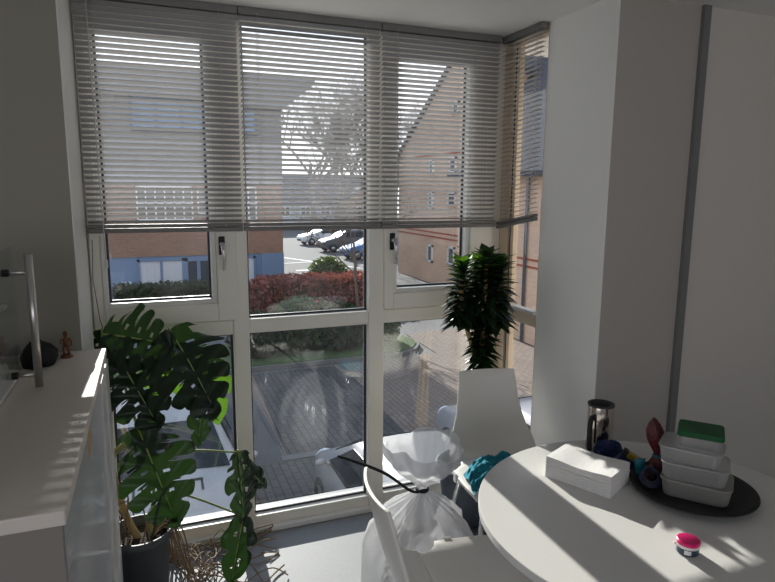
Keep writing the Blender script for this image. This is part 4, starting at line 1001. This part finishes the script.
# pink-lidded pot of lip balm-sized cream
tcn = V((1.193, 1.004, TZ)); 
pt = thing('cream_tub', tcn, 'small navy tub with a bright pink lid near the table edge', 'tub')
b = MB(); b.lathe([(0.0, 0.0005), (0.0245, 0.0005), (0.0262, 0.003), (0.0262, 0.018), (0.0, 0.018)], tcn, 36); b.build('jar', mat('navy_label', (0.03, 0.055, 0.085), 0.35), pt, smooth=False)
b = MB()
for (a0_, a1_) in ((3.6, 4.2),):
    P = [[tcn+V((0.02645*cos(a), 0.02645*sin(a), z)) for z in (0.005, 0.016)] for a in [a0_+(a1_-a0_)*k/8 for k in range(9)]]; b.grid(P)
b.build('pale_label', M_white, pt)
b = MB(); b.lathe([(0.0, 0.018), (0.0268, 0.018), (0.0275, 0.020), (0.0275, 0.025), (0.0, 0.025)], tcn, 36); b.box((-0.033, -0.004, 0.019), (-0.024, 0.004, 0.0245), Matrix.Translation(tcn) @ Matrix.Rotation(-0.6, 4, 'Z')); b.build('white_rim', M_white, pt)
b = MB(); b.lathe([(0.0, 0.025), (0.0272, 0.025), (0.0278, 0.027), (0.0275, 0.033), (0.0245, 0.0355), (0.0, 0.0365)], tcn, 36); b.build('pink_lid', mat('pink_lid', (0.75, 0.01, 0.16), 0.35), pt, smooth=False)

# ------------------------------------------------------------------ tied bin bag
gc_ = V((0.892, 1.955, 0))
M_bag = plasticfilm('bag_film', (0.80, 0.80, 0.82), 0.36, 0.22, 0.35, 14, 0.12)
bg_ = thing('bin_bag', gc_, 'clear plastic bin bag of white rubbish tied at the neck', 'bag')
nk0 = gc_+V((0.020, -0.01, 0.492))
prof = [(0.06, 0.003), (0.15, 0.006), (0.195, 0.05), (0.215, 0.13), (0.215, 0.22), (0.200, 0.30), (0.165, 0.365), (0.115, 0.415), (0.065, 0.450), (0.030, 0.475), (0.0165, 0.490), (0.019, 0.503), (0.042, 0.528), (0.078, 0.556), (0.112, 0.586), (0.140, 0.618), (0.150, 0.645), (0.146, 0.668)]
def bagfn(r_, z, a, j):
    nse = mnoise.noise(V((cos(a)*2.2, sin(a)*2.2, z*6)))
    if j < 11:
        k = max(0, min(1, (z-0.25)/0.22)); rr = r_*(1+0.10*nse + k*0.17*sin(a*13+2.2*nse+1)+0.05*sin(a*7+z*18)); return rr, z*(1+0.0*nse)
    k = (j-11)/6; return r_*(1+(0.10-0.07*k)*sin(a*9+1.3)+0.03*sin(a*14+2)+0.05*nse), z+0.016*k*sin(a*2+0.6)+0.008*k*sin(a*7)
b = MB(); b.lathe(prof, gc_, 110, cap0=True, fn=bagfn)
b.v = [p+V((0.020, -0.01, 0))*max(0, min(1, p.z/0.49)) for p in b.v]
b.build('plastic_film', M_bag, bg_, smooth=True)
b = MB(); b.tube([nk0+V((0.021*cos(a*pi/10), 0.021*sin(a*pi/10), 0.004*sin(a*pi/10))) for a in range(21)], 0.0055, 8, cap=False)
tip_ = at(338, 456, y=1.80)
b.tube(smoothpath([nk0+V((0.018, -0.014, -0.002)), nk0+V((-0.005, -0.024, 0.006)), nk0+V((-0.06, -0.035, 0.018)), nk0.lerp(tip_, 0.5)+V((0, 0, 0.004)), tip_]), [0.0055]*24+[0.004], 8)
b.build('black_tie', M_black, bg_, smooth=True)
wz = MB(); rnd = random.Random(12)
for i in range(26):
    a = rnd.uniform(0, 6.28); r_ = rnd.uniform(0, 0.12); z = rnd.uniform(0.05, 0.33); r_ *= (1 if z < 0.26 else 0.6)
    blob(wz, (gc_.x+r_*cos(a), gc_.y+r_*sin(a), z), rnd.uniform(0.03, 0.055), rnd.uniform(0.03, 0.05), rnd.uniform(0.025, 0.045), 12, 7, i, 0.6, False, 3)
tag(wz.build('waste_paper', M_paper), 'crumpled white waste paper inside the clear bin bag', 'waste paper', kind='stuff')
